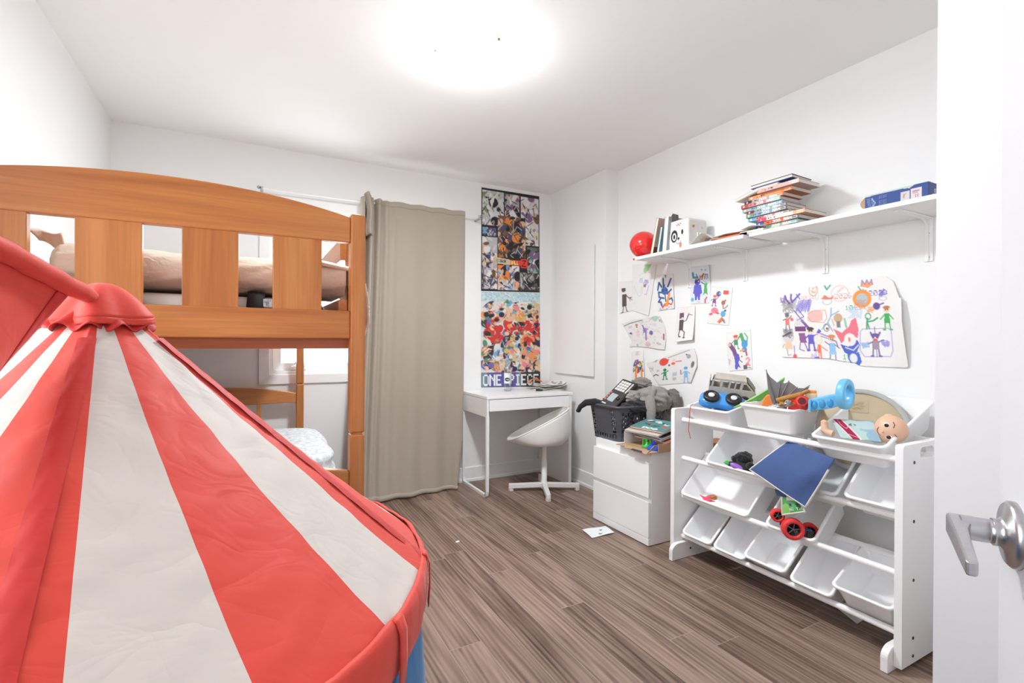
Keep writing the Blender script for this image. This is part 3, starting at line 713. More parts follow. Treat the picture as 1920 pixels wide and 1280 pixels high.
for (ya, za), (yb, zb) in zip(loop[:-1], loop[1:]):
    d = Vector((0, yb-ya, zb-za)); L = d.length; d.normalize(); n = Vector((0, -d.z, d.y)); a, b = Vector((xx, ya, za))-d*.003, Vector((xx, yb, zb))+d*.003
    xo = Vector((.011, 0, 0)); m.add([a-xo-n*w, a+xo-n*w, a+xo+n*w, a-xo+n*w, b-xo-n*w, b+xo-n*w, b+xo+n*w, b-xo+n*w], [(0, 1, 2, 3), (7, 6, 5, 4), (0, 4, 5, 1), (1, 5, 6, 2), (2, 6, 7, 3), (3, 7, 4, 0)], False)
part(m, 'loop_leg', mat('white_steel', rgb(240, 240, 240), .35), dk)
# water bottle
bp = PZ(952, 733, DZ); bp = Vector((bp.x, bp.y, DZ))
bt = thing('water_bottle', 'clear plastic water bottle with black and white label standing on desk', 'bottle', bp)
BG = glass_material('clear_plastic', (.93, .95, .96), .1, .10)
m = MB(); m.lathe([(.026, .001), (.031, .006), (.0295, .02), (.031, .035), (.0298, .05), (.031, .065), (.0315, .16), (.029, .185), (.018, .208), (.0125, .216), (.0125, .224)], 32); part(m, 'bottle_body', BG, bt, local=True)
m = MB(); m.lathe([(.0145, .222), (.0145, .238), (.012, .2395), (.001, .2395)], 24); part(m, 'bottle_cap', mat('grey_cap', rgb(150, 150, 156), .4), bt, local=True)
lb = Ink(40, 60, (226, 228, 232)); lb.rect(.0, 0, .5, .45, (240, 240, 240)); lb.ell(.45, .62, .26, .26, (30, 30, 34)); lb.text('MB', .32, .56, .14, (240, 240, 240)); lb.rect(.72, 0, .78, 1, (110, 112, 120)); lb.rect(.86, 0, .89, 1, (130, 132, 140))
fa = facing(952)-PI/2
sheet(lb, lambda s, t: Vector((.0318*math.cos(fa-1.3+2.6*s), .0318*math.sin(fa-1.3+2.6*s), .150-.085*t)), 'bottle_label', bt, local=True)
# papers on the desk
def page(w, h, seed, busy=1, bg=(232, 230, 226)):
    random.seed(seed); k = Ink(w, h, bg)
    for _ in range(int(9*busy)): k.squig(random.uniform(.1, .9), random.uniform(.1, .9), .08, random.choice([(120, 110, 160), (200, 90, 90), (90, 90, 100), (90, 120, 190), (220, 150, 110)]), 8, .02)
    return k
PL = ['white sheet of childs drawings at the bottom of the desk paper pile', 'crumpled white sheet with purple scribbles in the desk paper pile', 'sheet with red and blue scribbles in the desk paper pile', 'curled newsprint sheet near the top of the desk paper pile', 'top curled sheet of the desk paper pile beside the bottle']
for i in range(5):
    c = PZ(1022+3*(i % 3), 729-.6*i, DZ+.002); c = Vector((c.x, min(c.y, 3.58), DZ+.003+.009*i)); a = (-.12, .2, -.3, .1, -.05)[i]; w_, h_ = .15-.006*i, .105
    def fp(s, t, c=c, a=a, i=i):
        x, y = (s-.5)*2*w_*.9, (.5-t)*2*h_
        cur = .012*i*.5*(max(0, s-.6)/.4)**2*2+.004*abs(noise3((s*5, t*5, i), 1))
        return c+Vector((x*math.cos(a)-y*math.sin(a), x*math.sin(a)+y*math.cos(a), cur))
    sheet_thing(page(44, 32, 20+i, 2.2), fp, 'paper_sheet', PL[i], 'paper', 'loose papers piled on the desk', base=c, solid=.0008)
c = Vector((2.19, 3.66, DZ+.052))
m = MB(); m.grid(lambda s, t: c+Vector(((s-.5)*.13, (t-.5)*.05, .050*(1-abs(2*s-1))**.8*(1-.4*t)+.006*math.sin(s*7))), 12, 6)
single(m, 'orange_card', mat('orange_paper', rgb(240, 150, 98), .7), 'folded orange paper tented on the desk paper pile', 'paper', base=c, solid=.001)
p = PZ(1011, 733, DZ); m = MB(); m.X = Matrix.Translation((p.x, p.y, DZ+.008)) @ Matrix.Rotation(-.4, 4, 'Z'); m.tube([(-.028, 0, 0), (.028, 0, 0)], .008, 12)
single(m, 'marker_cap', BLACKP, 'small black marker cap lying in front of the desk papers', 'marker', base=(p.x, p.y, DZ))

# ------------------------------------------------------------------ desk chair
cc0 = Vector((2.03, 3.245, 0)); ch = thing('desk_chair', 'white plastic swivel chair with scooped shell seat in front of the desk', 'chair', cc0)
CHW = mat('chair_white', rgb(234, 232, 228), .42)
d1 = Vector((.905, -.425, 0)).normalized(); d2 = Vector((-d1.y, d1.x, 0))
for d in (d1, -d1, d2, -d2):
    s_ = Vector((-d.y, d.x, 0)); m = MB(); a, b = cc0+d*.018, cc0+d*.275
    m.prism([a+s_*.020+Vector((0, 0, .03)), b+s_*.016+Vector((0, 0, .022)), b-s_*.016+Vector((0, 0, .022)), a-s_*.020+Vector((0, 0, .03))], (0, 0, .034)); l = part(m, 'leg', CHW, ch, bevel=.004)
    m = MB(); e = cc0+d*.258; m.box((e.x-.015, e.y-.015, .0), (e.x+.015, e.y+.015, .028)); part(m, 'foot', CHW, l, bevel=.003)
m = MB(); m.lathe([(.026, .02), (.026, .07), (.021, .075), (.021, .235), (.0175, .238), (.0175, .345), (.030, .350), (.030, .362)], 24, cc0); part(m, 'column', CHW, ch)
m = MB(); m.box((-.09, -.07, .358), (.09, .07, .370)); part(m, 'seat_plate', CHW, ch, local=True, bevel=.004)
fw = Vector((-.86, .51, 0)).normalized(); lt = Vector((-fw.y, fw.x, 0)); up = Vector((0, 0, 1))
rc = cc0+fw*.05+up*.522; e1 = (fw*.235-up*.125); bb = .185
pole = cc0-fw*.055+up*.372
def fshell(a, b):                          # a around the rim, b from rim to the bottom of the scoop
    th = 2*PI*a; c, s = math.cos(th), math.sin(th)
    rim = rc+e1*(math.copysign(abs(c)**.85, c))+lt*bb*(math.copysign(abs(s)**.8, s))
    q = 1-b; flat = cc0-fw*.04+up*.376+fw*.115*c*.9+lt*.13*s
    if b < .6:
        k = b/.6; w = k**.75
        p = rim*(1-k)+flat*k; p += -up*.045*math.sin(PI*k)*(1-.55*max(0, c))-fw*.035*math.sin(PI*k)*max(0, -c)+lt*s*.018*math.sin(PI*k)
    else:
        k = (b-.6)/.4; p = flat*(1-k)+pole*k
    return p
m = MB(); m.grid(fshell, 72, 28, wrapu=True); part(m, 'seat_shell', CHW, ch, solid=.008, offset=0)
m = MB(); m.tube([fshell(i/72, 0) for i in range(72)], .0065, 8, closed=True); part(m, 'shell_rim', CHW, ch)
# ------------------------------------------------------------------ chest of drawers and what stands on it
KX, KY0, KY1, KZ = 2.0, 2.083, 2.590, .530
kd = thing('chest_of_drawers', 'low white chest with two flat drawers beside the toy organizer', 'chest', ((KX+2.5)/2, (KY0+KY1)/2, 0))
CHM = mat('chest_white', rgb(246, 246, 246), .3)
m = MB(); m.box((KX+.021, KY0, .004), (2.498, KY1, KZ)); m.box((KX, KY0, .004), (KX+.021, KY1, .044)); part(m, 'carcass', CHM, kd, bevel=.0015)
for z0, z1 in ((.047, .252), (.275, .478)):
    m = MB(); m.prism([(KX, KY0+.001, z0), (KX+.019, KY0+.001, z0), (KX+.019, KY0+.001, z1-.012), (KX+.006, KY0+.001, z1), (KX, KY0+.001, z1)], (0, KY1-KY0-.002, 0))
    part(m, 'drawer', CHM, kd, bevel=.001)
# laundry basket
bx0, bx1, by0, by1, bz, bh = 2.045, 2.43, 2.392, 2.668, KZ+.001, .218
bk = thing('laundry_basket', 'charcoal plastic laundry basket with slotted sides on the white chest', 'basket', ((bx0+bx1)/2, (by0+by1)/2, bz))
bcx, bcy = (bx0+bx1)/2, (by0+by1)/2
def ring(t, n=88, off=0):                  # rounded rectangle at height t
    fl = .026*t**1.2; hx, hy = (bx1-bx0)/2+fl+off, (by1-by0)/2+fl+off; r = .045; out = []
    for i in range(n):
        a = 2*PI*i/n; c, s_ = math.cos(a), math.sin(a); k = 1/max((abs(c)**7+abs(s_)**7)**(1/7), 1e-6)
        out.append(Vector((bcx+hx*c*k, bcy+hy*s_*k, bz+bh*t)))
    return out
# side wall of ribs and slots: faces are dropped where the slots are
NU, NVv = 176, 30
def bwall():
    m = MB(); rows = [ring(j/NVv, NU) for j in range(NVv+1)]
    for r in rows: m.v += r
    hx, hy = (bx1-bx0)/2, (by1-by0)/2
    for j in range(NVv):
        for i in range(NU):
            p = (rows[j][i]+rows[j][(i+1) % NU])/2; t = (j+.5)/NVv; dx, dy = abs(p.x-bcx), abs(p.y-bcy)
            endf = dx > dy*hx/hy-.0 and dy < hy*.93 and dx >= hx*.97
            hole = False
            if endf:                       # narrow ends: a solid shield framed by slots
                k = int((p.y-by0)/.0125)
                if .07 < t < .17: hole = k % 2 == 0 and dy < hy*.80
                elif .17 < t < .86: hole = (hy*.60 < dy < hy*.80) and j % 3 != 0
            elif dx < hx*.90:
                k = i % 4; hole = .10 < t < .84 and ((j+(k//2)*2) % 5 not in (0, 1)) and k in (0, 2)
            if not hole: m.f.append([j*NU+i, j*NU+(i+1) % NU, (j+1)*NU+(i+1) % NU, (j+1)*NU+i]); m.m.append(0); m.sm.append(True)
    m.add(ring(.0, 44), [tuple(range(44))], False)
    return m
part(bwall(), 'basket_body', DARKG, bk, solid=.0035)
m = MB(); m.tube(ring(1.0, 88, .004), .0075, 8, closed=True); part(m, 'basket_rim', DARKG, bk)
for sgn in (-1, 1):
    xx = bx0-.02 if sgn < 0 else bx1+.02
    m = MB(); m.grid(lambda a, b: Vector((xx+sgn*(-.012+.03*b), bcy+(a-.5)*(.21-.03*b), bz+bh-.008+.012*math.sin(b*PI)+.004*(1-abs(2*a-1)))), 16, 6); part(m, 'handle_lip', DARKG, bk, solid=.004)
# clothes in the basket
def lump(c, r, seed, amp=.25, f=1, flat=None, nu=56, nv=36):
    def fn(d):
        p = (d.x+seed, d.y+seed*.7, d.z-seed*.4)
        fold = math.sin(7*d.x*f+5*noise3(p, 2.2)+seed)*math.sin(4*d.z*f+3*noise3(p, 1.7))
        return 1+amp*(.55*noise3(p, 2.1*f)+.35*fold+.25*noise3(p, 6*f))
    return MB().ball(c, r, nu, nv, fn=fn)
GRYF = mat('grey_fleece', rgb(150, 144, 138), .95, bump=.5, bscale=120, sheen=.3, var=.12, vscale=60)
GRYD = mat('dark_grey_knit', rgb(118, 112, 106), .95, bump=.6, bscale=180, sheen=.2)
BLKF = mat('black_cotton', rgb(30, 29, 31), .9, bump=.3, bscale=80, sheen=.2)
hz = bz+bh
hd = thing('grey_hoodie', 'crumpled grey fleece hoodie heaped over the right of the laundry basket', 'clothes', (2.34, 2.44, bz+.10))
m = lump((2.352, 2.425, hz+.035), (.135, .125, .085), 1.3, .30); 
for k in range(5):                         # soft folds
    a = [(2.24+.02*k, 2.33+.01*k, hz+.02+.012*k), (2.30+.015*k, 2.36+.02*k, hz+.10-.005*k), (2.38, 2.44+.02*k, hz+.105-.008*k), (2.45, 2.50+.01*k, hz+.05)]
    m.tube([Vector(a[0]).lerp(Vector(a[1]), t) if t < 1 else Vector(a[1]).lerp(Vector(a[2]), t-1) if t < 2 else Vector(a[2]).lerp(Vector(a[3]), min(t-2, 1)) for t in [x*.15 for x in range(21)]], [.012+.008*math.sin(PI*x/20) for x in range(21)], 10)
part(m, 'fleece_body', GRYF, hd)
part(lump((2.33, 2.50, hz+.125), (.075, .06, .045), 3.1, .35), 'hood', mat('taupe_fleece', rgb(128, 122, 116), .95, bump=.5, bscale=90, sheen=.3), hd)
m = MB(); pts = [PX(1228, 760, 2.12), PX(1226, 765, 2.06), PX(1220, 778, 2.03), PX(1216, 795, 2.03)]
pts = [Vector((2.27, 2.36, hz+.05)), Vector((2.25, 2.335, hz+.02)), Vector((2.243, 2.322, hz-.03)), Vector((2.240, 2.318, hz-.085))]
m.tube(pts, [.030, .032, .031, .026], 14); part(m, 'sleeve', GRYF, hd)
m = lump((2.205, 2.47, hz+.05), (.060, .075, .048), 5.2, .3); part(m, 'folded_front', GRYF, hd)
kn = single(lump((2.455, 2.345, hz+.02), (.045, .055, .085), 8.4, .25), 'knit_hat', GRYD, 'dark grey ribbed knit tucked behind the grey hoodie in the basket', 'clothes', base=(2.455, 2.345, hz-.06))
bs = thing('black_clothes', 'black cotton clothes with white stars spilling over the basket side', 'clothes', (2.2, 2.4, bz+.1))
m = lump((2.20, 2.415, hz-.02), (.12, .085, .055), 2.2, .3); part(m, 'cotton_heap', BLKF, bs)
def fdr(s, t):
    x = 2.135+.14*s; return Vector((x+.012*math.sin(4*t+6*s), by0-.030-.014*t-.006*math.sin(9*s)+.05*max(0, .3-t), hz+.012-.14*t*(1-.35*abs(2*s-1)**2)+.016*max(0, .3-t)*3))
part(MB().grid(fdr, 20, 20), 'draped_part', BLKF, bs, solid=.006, offset=0)
def star(c, r, nrm=(0, -1, 0), n=5):
    c = Vector(c); nv = Vector(nrm).normalized(); a = nv.cross(Vector((0, 0, 1))).normalized(); b = a.cross(nv)
    return [c+a*(r*(1 if i % 2 == 0 else .42)*math.sin(PI*i/n))+b*(r*(1 if i % 2 == 0 else .42)*math.cos(PI*i/n)) for i in range(2*n)]
for s, t in ((.3, .25), (.75, .2), (.6, .62), (.15, .7), (.85, .6), (.45, .9)):
    p = fdr(s, t); part(MB().prism(star((p.x, p.y-.0045, p.z), .008), (0, .001, 0)), 'printed_star', mat('white_print', rgb(230, 230, 230), .8), bs)
m = MB(); pts = [Vector((2.05, 2.55, hz+.0)), Vector((2.02, 2.60, hz+.014)), Vector((1.99, 2.66, hz+.004)), Vector((1.972, 2.70, hz-.028)), Vector((1.968, 2.715, hz-.055))]
m.tube(pts, [.022, .024, .022, .017, .015], 12); m.ball(pts[-1], (.018, .016, .014), 12, 8)
single(m, 'black_sleeve', BLKF, 'black sleeve hanging over the left end of the laundry basket', 'clothes', base=pts[-1])
m = lump((2.095, 2.545, hz+.018), (.045, .04, .03), 6.6, .45, 1.6); single(m, 'speckled_cloth', mat('speckled', rgb(120, 120, 122), .9, var=.85, vscale=70), 'small black and white speckled cloth bundle at the left end of the basket', 'clothes', base=(2.095, 2.545, hz-.012))
# drum machine leaning in the basket
dm = thing('drum_machine', 'black electronic drum machine with white pads leaning in the laundry basket', 'instrument', (0, 0, 0))
tl, tr, br_, bl = PD(1190, 718, 2.98), PD(1211, 714, 2.90), PD(1166, 760, 2.66), PD(1141, 757, 2.72)
cx_ = (tl+tr+br_+bl)/4; yax = ((tl+tr)/2-(bl+br_)/2).normalized(); yax = Vector((.76, .03, .56)).normalized(); zax = Vector((-.62, -.30, .80)); zax = (zax-yax*zax.dot(yax)).normalized(); xax = yax.cross(zax)
dmc = Vector((2.130, 2.500, hz+.075)); dm.matrix_world = Matrix(((xax.x, yax.x, zax.x, dmc.x), (xax.y, yax.y, zax.y, dmc.y), (xax.z, yax.z, zax.z, dmc.z), (0, 0, 0, 1)))
part(MB().box((-.062, -.130, -.032), (.062, .130, 0)), 'casing', mat('drum_black', rgb(42, 41, 42), .45), dm, local=True, bevel=.006, seg=3)
part(MB().box((-.054, -.122, -.001), (.054, .122, .0015)), 'face_plate', mat('drum_face', rgb(58, 54, 52), .5), dm, local=True)
for i in range(4):
    for j in range(4): part(MB().box((-.046+.0195*i, .018+.0235*j, .001), (-.029+.0195*i, .038+.0235*j, .006)), 'pad', mat('pad_white', rgb(214, 210, 206), .6), dm, local=True, bevel=.002)
for j in range(8): part(MB().box((.038, .016+.0118*j, .001), (.050, .0245+.0118*j, .005)), 'button', mat('button_white', rgb(220, 216, 212), .5), dm, local=True, bevel=.001)
for x in (-.047, -.036, -.025): part(MB().box((x, -.118, .001), (x+.009, -.108, .005)), 'button', MATS['button_white'], dm, local=True, bevel=.001)
for k in range(4): part(MB().box((-.052, -.085+.022*k, .001), (-.044, -.070+.022*k, .004)), 'button', mat('button_orange', rgb(226, 130, 96), .5), dm, local=True, bevel=.001)
part(MB().box((-.036, -.084, .001), (.014, -.014, .003)), 'screen', mat('lcd', rgb(168, 176, 178), .15), dm, local=True)
m = MB(); m.lathe([(.013, .001), (.012, .012), (.0001, .013)], 20, (.034, -.045, 0)); part(m, 'dial', BLACKP, dm, local=True)
# torn cardboard box of comics
bxx = thing('cardboard_box', 'torn cardboard box with white left side on the front of the chest', 'box', (2.2, 2.21, KZ))
WC = mat('white_card', rgb(226, 226, 228), .6); bt_ = KZ+.001
box_part((2.05, 2.062, bt_), (2.44, 2.348, bt_+.004), 'box_floor', BROWNC, bxx, bevel=0)
box_part((2.05, 2.345, bt_), (2.44, 2.349, bt_+.075), 'box_side', WC, bxx, bevel=0)
box_part((2.05, 2.060, bt_), (2.44, 2.064, bt_+.050), 'box_side', BROWNC, bxx, bevel=0)
box_part((2.436, 2.064, bt_), (2.44, 2.345, bt_+.075), 'box_back', BROWNC, bxx, bevel=0)
def fflap(s, t):                           # front flap folded out over the chest's edge, ragged
    y = 2.345-.285*s; rag = .010*math.sin(s*23)+.008*math.sin(s*41+1)
    d = (.062+.022*s+rag*.6)*t; x = 2.05-d
    return Vector((x, y, bt_+.003+.002*math.sin(s*9)-.12*max(0, KX-.004-x)))
part(MB().grid(fflap, 40, 8), 'front_flap', BROWNC, bxx, solid=.003)
m = MB(); m.add([(1.962, 2.07, bt_-.002), (1.945, 2.055, bt_+.002), (1.985, 2.03, bt_+.055), (2.02, 2.04, bt_+.050)], [(0, 1, 2, 3)]); part(m, 'torn_flap', mat('torn_card', rgb(170, 148, 128), .8), bxx, solid=.003)
m = MB(); p = PZ(1215, 853, bt_+.006); m.add([(1.958, 2.19, bt_+.0045), (1.957, 2.10, bt_+.0045), (1.985, 2.12, bt_+.0065), (1.985, 2.20, bt_+.0065)], [(0, 1, 2, 3)]); part(m, 'dark_print', mat('dark_print', rgb(66, 60, 74), .6), bxx, solid=.001)
# comics: a slumped layer in the box and a stack on top
def cover(seed, bg, title=None):
    random.seed(seed); k = Ink(72, 96, bg)
    for _ in range(7): k.ell(random.uniform(.15, .85), random.uniform(.3, .9), random.uniform(.04, .12), random.uniform(.03, .08), random.choice([(226, 62, 44), (240, 236, 226), (36, 34, 38), (232, 120, 70)]), random.uniform(0, 3))
    for _ in range(5): k.squig(random.uniform(.2, .8), random.uniform(.3, .85), .1, random.choice([(30, 30, 34), (244, 240, 232)]), 7, .03)
    if title: k.text(title, .34, .06, .13, (244, 240, 232), 1.0, .2)
    return k
CV = [((86, 132, 132), 'DOG'), ((70, 92, 120), None), ((196, 190, 180), None), ((58, 70, 92), None), ((60, 82, 104), None), ((196, 90, 60), None)]
CL = ['teal comic book with red figures, topmost on the cardboard box', 'blue grey comic book directly under the teal one on the box', 'pale comic book sticking out left under the teal comics', 'dark blue comic book low in the box stack', 'slate comic book near the bottom of the box stack', 'orange edged comic book at the bottom of the box stack']
def comic(cx, cy, z, a, w, l, th, tilt, ink, label, spine):
    t = thing('comic_book', label, 'book', (cx, cy, z), rot=(0, tilt, a), group='comics on the cardboard box')
    part(MB().box((-w/2+.002, -l/2+.002, .0008), (w/2-.001, l/2-.002, th-.0008)), 'pages', mat('page_block', rgb(222, 214, 202), .8), t, local=True)
    sheet(ink, lambda s, q: Vector((-w/2+w*q, l/2-l*s, th)), 'front_cover', t, local=True, solid=.0006, offset=1)
    m = MB(); m.box((-w/2, -l/2, 0), (w/2, l/2, .0008)); m.box((-w/2, l/2-.0015, 0), (w/2, l/2, th)); part(m, 'back_cover', spine, t, local=True)
    return t
zz = bt_+.064
ORG = mat('orange_cover', rgb(226, 92, 60), .5); NAV = mat('navy_cover', rgb(52, 72, 104), .5)
for i in (5, 4, 3, 2, 1, 0):
    bg, tt = CV[i]; w, l, th = (.175, .25, .010)
    dx, dy, a = [(0, 0, .10), (.004, .006, .06), (-.022, .022, .16), (.006, -.006, .0), (.012, -.004, -.05), (.02, -.012, .08)][i]
    comic(2.165+dx, 2.20+dy, zz, a, w if i != 2 else .18, l, th, -.20, cover(40+i, bg, tt), CL[i], ORG if i in (0, 5) else NAV); zz += .0116
# toys peeping out of the box
m = MB(); m.X = Matrix.Translation((2.085, 2.19, bt_+.006)); m.lathe([(.030, 0), (.032, .012), (.012, .020), (.010, .040), (.014, .046), (.001, .048)], 20); m.box((-.03, -.004, .02), (-.02, .004, .05)); m.box((.0, -.03, .02), (.008, -.022, .05))
single(m, 'green_toy', mat('bright_green', rgb(72, 176, 74), .35), 'small bright green plastic toy inside the open cardboard box', 'toy', base=(2.085, 2.19, bt_+.005))
m = MB(); m.X = Matrix.Translation((2.07, 2.115, bt_+.006)); m.lathe([(.040, 0), (.043, .008), (.034, .018), (.022, .026), (.001, .03)], 24); m.tube([(-.012, 0, .02), (-.014, .002, .045)], .005, 8); m.tube([(.012, .01, .02), (.012, .012, .05)], .005, 8)
single(m, 'blue_toy', mat('royal_blue', rgb(36, 82, 200), .35), 'royal blue plastic toy at the front of the open cardboard box', 'toy', base=(2.07, 2.115, bt_+.005))
# paper on the floor
fp_ = quad(PZ(1091, 993, .003), PZ(1135, 986, .003), PZ(1152, 999, .003), PZ(1110, 1008, .003), (0, 0, 1), 0, lambda s, t: .010*max(0, s-.7)*(t)+.002*math.sin(6*s+4*t)+.002)
k = Ink(44, 34, (228, 232, 234)); k.squig(.66, .38, .05, (60, 60, 60), 7, .03); k.squig(.45, .76, .06, (60, 60, 60), 7, .03); k.squig(.55, .74, .02, (90, 90, 90), 4, .02)
sheet_thing(k, fp_, 'paper_scrap', 'torn white paper lying on the floor before the white chest', 'paper', base=fp_(.5, .5)-Vector((0, 0, .003)), solid=.001)
p = PZ(858, 1016, 0); m = MB(); m.X = Matrix.Translation((p.x, p.y, .001)) @ Matrix.Rotation(.5, 4, 'Z'); m.box((-.012, -.006, 0), (.012, .006, .004))
single(m, 'white_scrap', PLAST, 'tiny white scrap on the floor right of the tent', 'scrap', base=(p.x, p.y, 0))
# ------------------------------------------------------------------ toy organizer with bins
OX0, OX1, OYR, OYL = 2.022, 2.325, .868, 1.941       # front, back, right outer face, left outer face
og = thing('toy_organizer', 'white wooden toy organizer rack with rods and tilted bins against the right wall', 'organizer', ((OX0+OX1)/2, (OYR+OYL)/2, 0))
OGM = mat('organizer_white', rgb(246, 246, 246), .4)
def side_panel(y0, y1):
    n = 8; top = .803; pts = [(OX0, .018), (OX0, top-.012)]+[(OX0+.012-.012*math.cos(PI/2*k/n), top-.012+.012*math.sin(PI/2*k/n)) for k in range(1, n+1)]+[(OX1, top), (OX1, .018)]
    hx, hz_, rx, rz = 2.196, .765, .052, .021
    hole = [(hx+(rx-rz)*(1 if abs(a % (2*PI)-PI) > PI/2 else -1)+rz*math.cos(a), hz_+rz*math.sin(a)) for a in [2*PI*i/24+.01 for i in range(24)]]
    bm = bmesh.new(); ov = [bm.verts.new((x, y0, z)) for x, z in pts]; hv = [bm.verts.new((x, y0, z)) for x, z in hole]
    es = [bm.edges.new((r[i], r[(i+1) % len(r)])) for r in (ov, hv) for i in range(len(r))]
    g = bmesh.ops.triangle_fill(bm, edges=es, use_beauty=True)
    fs = [f for f in bm.faces]; ex = bmesh.ops.extrude_face_region(bm, geom=fs)
    for v in ex['geom']:
        if isinstance(v, bmesh.types.BMVert): v.co.y = y1
    bmesh.ops.recalc_face_normals(bm, faces=bm.faces[:])
    m = MB(); bm.verts.index_update(); m.v = [v.co.copy() for v in bm.verts]; m.f = [[v.index for v in f.verts] for f in bm.faces]; m.m = [0]*len(m.f); m.sm = [False]*len(m.f); bm.free(); return m
for y0 in (OYR, OYL-.025):
    sp_ = part(side_panel(y0, y0+.025), 'side_panel', OGM, og, bevel=.0012)
    for x, z in ((2.10, .737), (2.10, .526), (2.10, .316), (2.10, .109), (2.10, .045)):
        yy = y0-.0006 if y0 == OYR else y0+.0256
        m = MB(); m.lathe([(.0055, -.001), (.0055, .001), (.003, .0012), (.003, -.002)], 14, (x, yy, z), Matrix.Rotation(PI/2, 3, 'X')); part(m, 'screw', SCREWM, sp_)
for y0 in (OYR+.026, OYL-.051):            # feet on the inner faces
    m = MB(); xa, xb, r = 1.985, 2.36, .05
    pts = [(xa, 0), (xa, .05)]+[(xa+r-r*math.cos(PI/2*k/6), .05+(.036)*math.sin(PI/2*k/6)) for k in range(1, 7)]+[(xb-.03, .086), (xb, .05), (xb, 0)]
    ft = part(m.prism([(x, y0, z) for x, z in pts], (0, .024, 0)), 'foot', OGM, og, bevel=.002)
    m = MB(); m.lathe([(.006, 0), (.006, .001), (.0001, .0012)], 12, (2.12, y0-.0002, .045), Matrix.Rotation(PI/2, 3, 'X')); part(m, 'screw', SCREWM, ft)
ROW = [.740, .533, .326, .112]
for z in ROW:
    part(MB().tube([(2.086, OYR+.024, z), (2.086, OYL-.024, z)], .0125, 20), 'front_rod', OGM, og)
for z in ROW[1:]:
    part(MB().tube([(2.268, OYR+.024, z+.205), (2.268, OYL-.024, z+.205)], .0125, 20), 'back_rod', OGM, og)
m = MB(); m.box((OX1-.02, OYR+.025, .745), (OX1-.008, OYL-.025, .80)); part(m, 'back_rail', OGM, og)

def rr(hx, hy, z, r, n=10):                # rounded rectangle ring
    out = []
    for qx, qy, a0 in ((1, 1, 0), (-1, 1, PI/2), (-1, -1, PI), (1, -1, 1.5*PI)):
        for k in range(n+1): a = a0+PI/2*k/n; out.append((qx*(hx-r)+r*math.cos(a), qy*(hy-r)+r*math.sin(a), z))
    return out
BINS = []
def toy_bin(label, y0, y1, x, z, tilt, depth=.285, hgt=.125, rotz=0, row='bins in the toy organizer'):
    """rim's front edge at (x, z); y0..y1 its width; tilt about the rim's front edge"""
    t = thing('storage_bin', label, 'bin', (x, (y0+y1)/2, z), rot=(0, -math.radians(tilt), math.radians(rotz)), group=row)
    L, W = depth/2, abs(y1-y0)/2; m = MB(); cx = L
    def ringat(dx, dy, zz, r): return [(p[0]+cx, p[1], p[2]) for p in rr(L-dx, W-dy, zz, r)]
    R = [ringat(.001, .001, -.011, .024), ringat(0, 0, -.010, .025), ringat(0, 0, -.002, .025), ringat(.002, .002, 0, .024), ringat(.010, .010, 0, .020), ringat(.012, .012, -.003, .019),
         ringat(.032, .022, -hgt+.010, .022), ringat(.036, .026, -hgt+.003, .02), ringat(.045, .035, -hgt+.0015, .015)]
    n = len(R[0]); m.v = [Vector(p) for r_ in R for p in r_]
    for i in range(len(R)-1):
        for j in range(n): m.f.append([i*n+j, i*n+(j+1) % n, (i+1)*n+(j+1) % n, (i+1)*n+j]); m.m.append(0); m.sm.append(True)
    m.f.append([(len(R)-1)*n+j for j in range(n)]); m.m.append(0); m.sm.append(False)
    # outer skin
    R2 = [ringat(.001, .001, -.011, .024), ringat(.009, .009, -.011, .021), ringat(.0095, .0095, -.012, .021), ringat(.030, .020, -hgt+.006, .023), ringat(.034, .024, -hgt, .022)]
    b = len(m.v); m.v += [Vector(p) for r_ in R2 for p in r_]
    for i in range(len(R2)-1):
        for j in range(n): m.f.append([b+i*n+j, b+(i+1)*n+j, b+(i+1)*n+(j+1) % n, b+i*n+(j+1) % n]); m.m.append(0); m.sm.append(True)
    m.f.append([b+(len(R2)-1)*n+j for j in range(n)][::-1]); m.m.append(0); m.sm.append(False)
    part(m, 'bin_tub', PLAST, t, local=True); return t
# top row
b1 = toy_bin('white bin in the top row holding the jeep and the blue car', 1.605, 1.870, 2.050, .822, 12, depth=.20, hgt=.12)
b2 = toy_bin('white bin set level in the middle of the top row, full of mixed toys', 1.285, 1.560, 2.062, .872, 1, depth=.235, hgt=.115)
b3 = toy_bin('large white bin tilted at the right of the top row with the doll', .935, 1.212, 2.048, .780, 22, depth=.415, hgt=.11)
# second row
b4 = toy_bin('white bin in the second row holding the black plush toy', 1.345, 1.752, 2.056, .553, 41)
b5 = toy_bin('white bin in the second row behind the hanging navy cloth', 1.108, 1.325, 2.056, .556, 41)
b6 = toy_bin('empty white bin at the right end of the second row', .897, 1.085, 2.050, .566, 39)
# third row
b7 = toy_bin('wide white bin at the left of the third row with a pink toy', 1.504, 1.912, 2.056, .345, 43)
b8 = toy_bin('white bin in the third row holding the red wheeled toy car', 1.192, 1.418, 2.056, .340, 42)
# bottom row
toy_bin('empty white bin at the left end of the bottom row', 1.712, 1.900, 2.056, .137, 40)
toy_bin('empty white bin second from the left in the bottom row', 1.520, 1.700, 2.056, .135, 40)
toy_bin('empty white bin sitting higher in the middle of the bottom row', 1.315, 1.520, 2.046, .163, 36, depth=.25)
toy_bin('empty white bin second from the right in the bottom row', 1.122, 1.300, 2.050, .146, 38)
toy_bin('empty white bin sitting askew at the right end of the bottom row', .900, 1.116, 2.028, .208, 25, depth=.285)

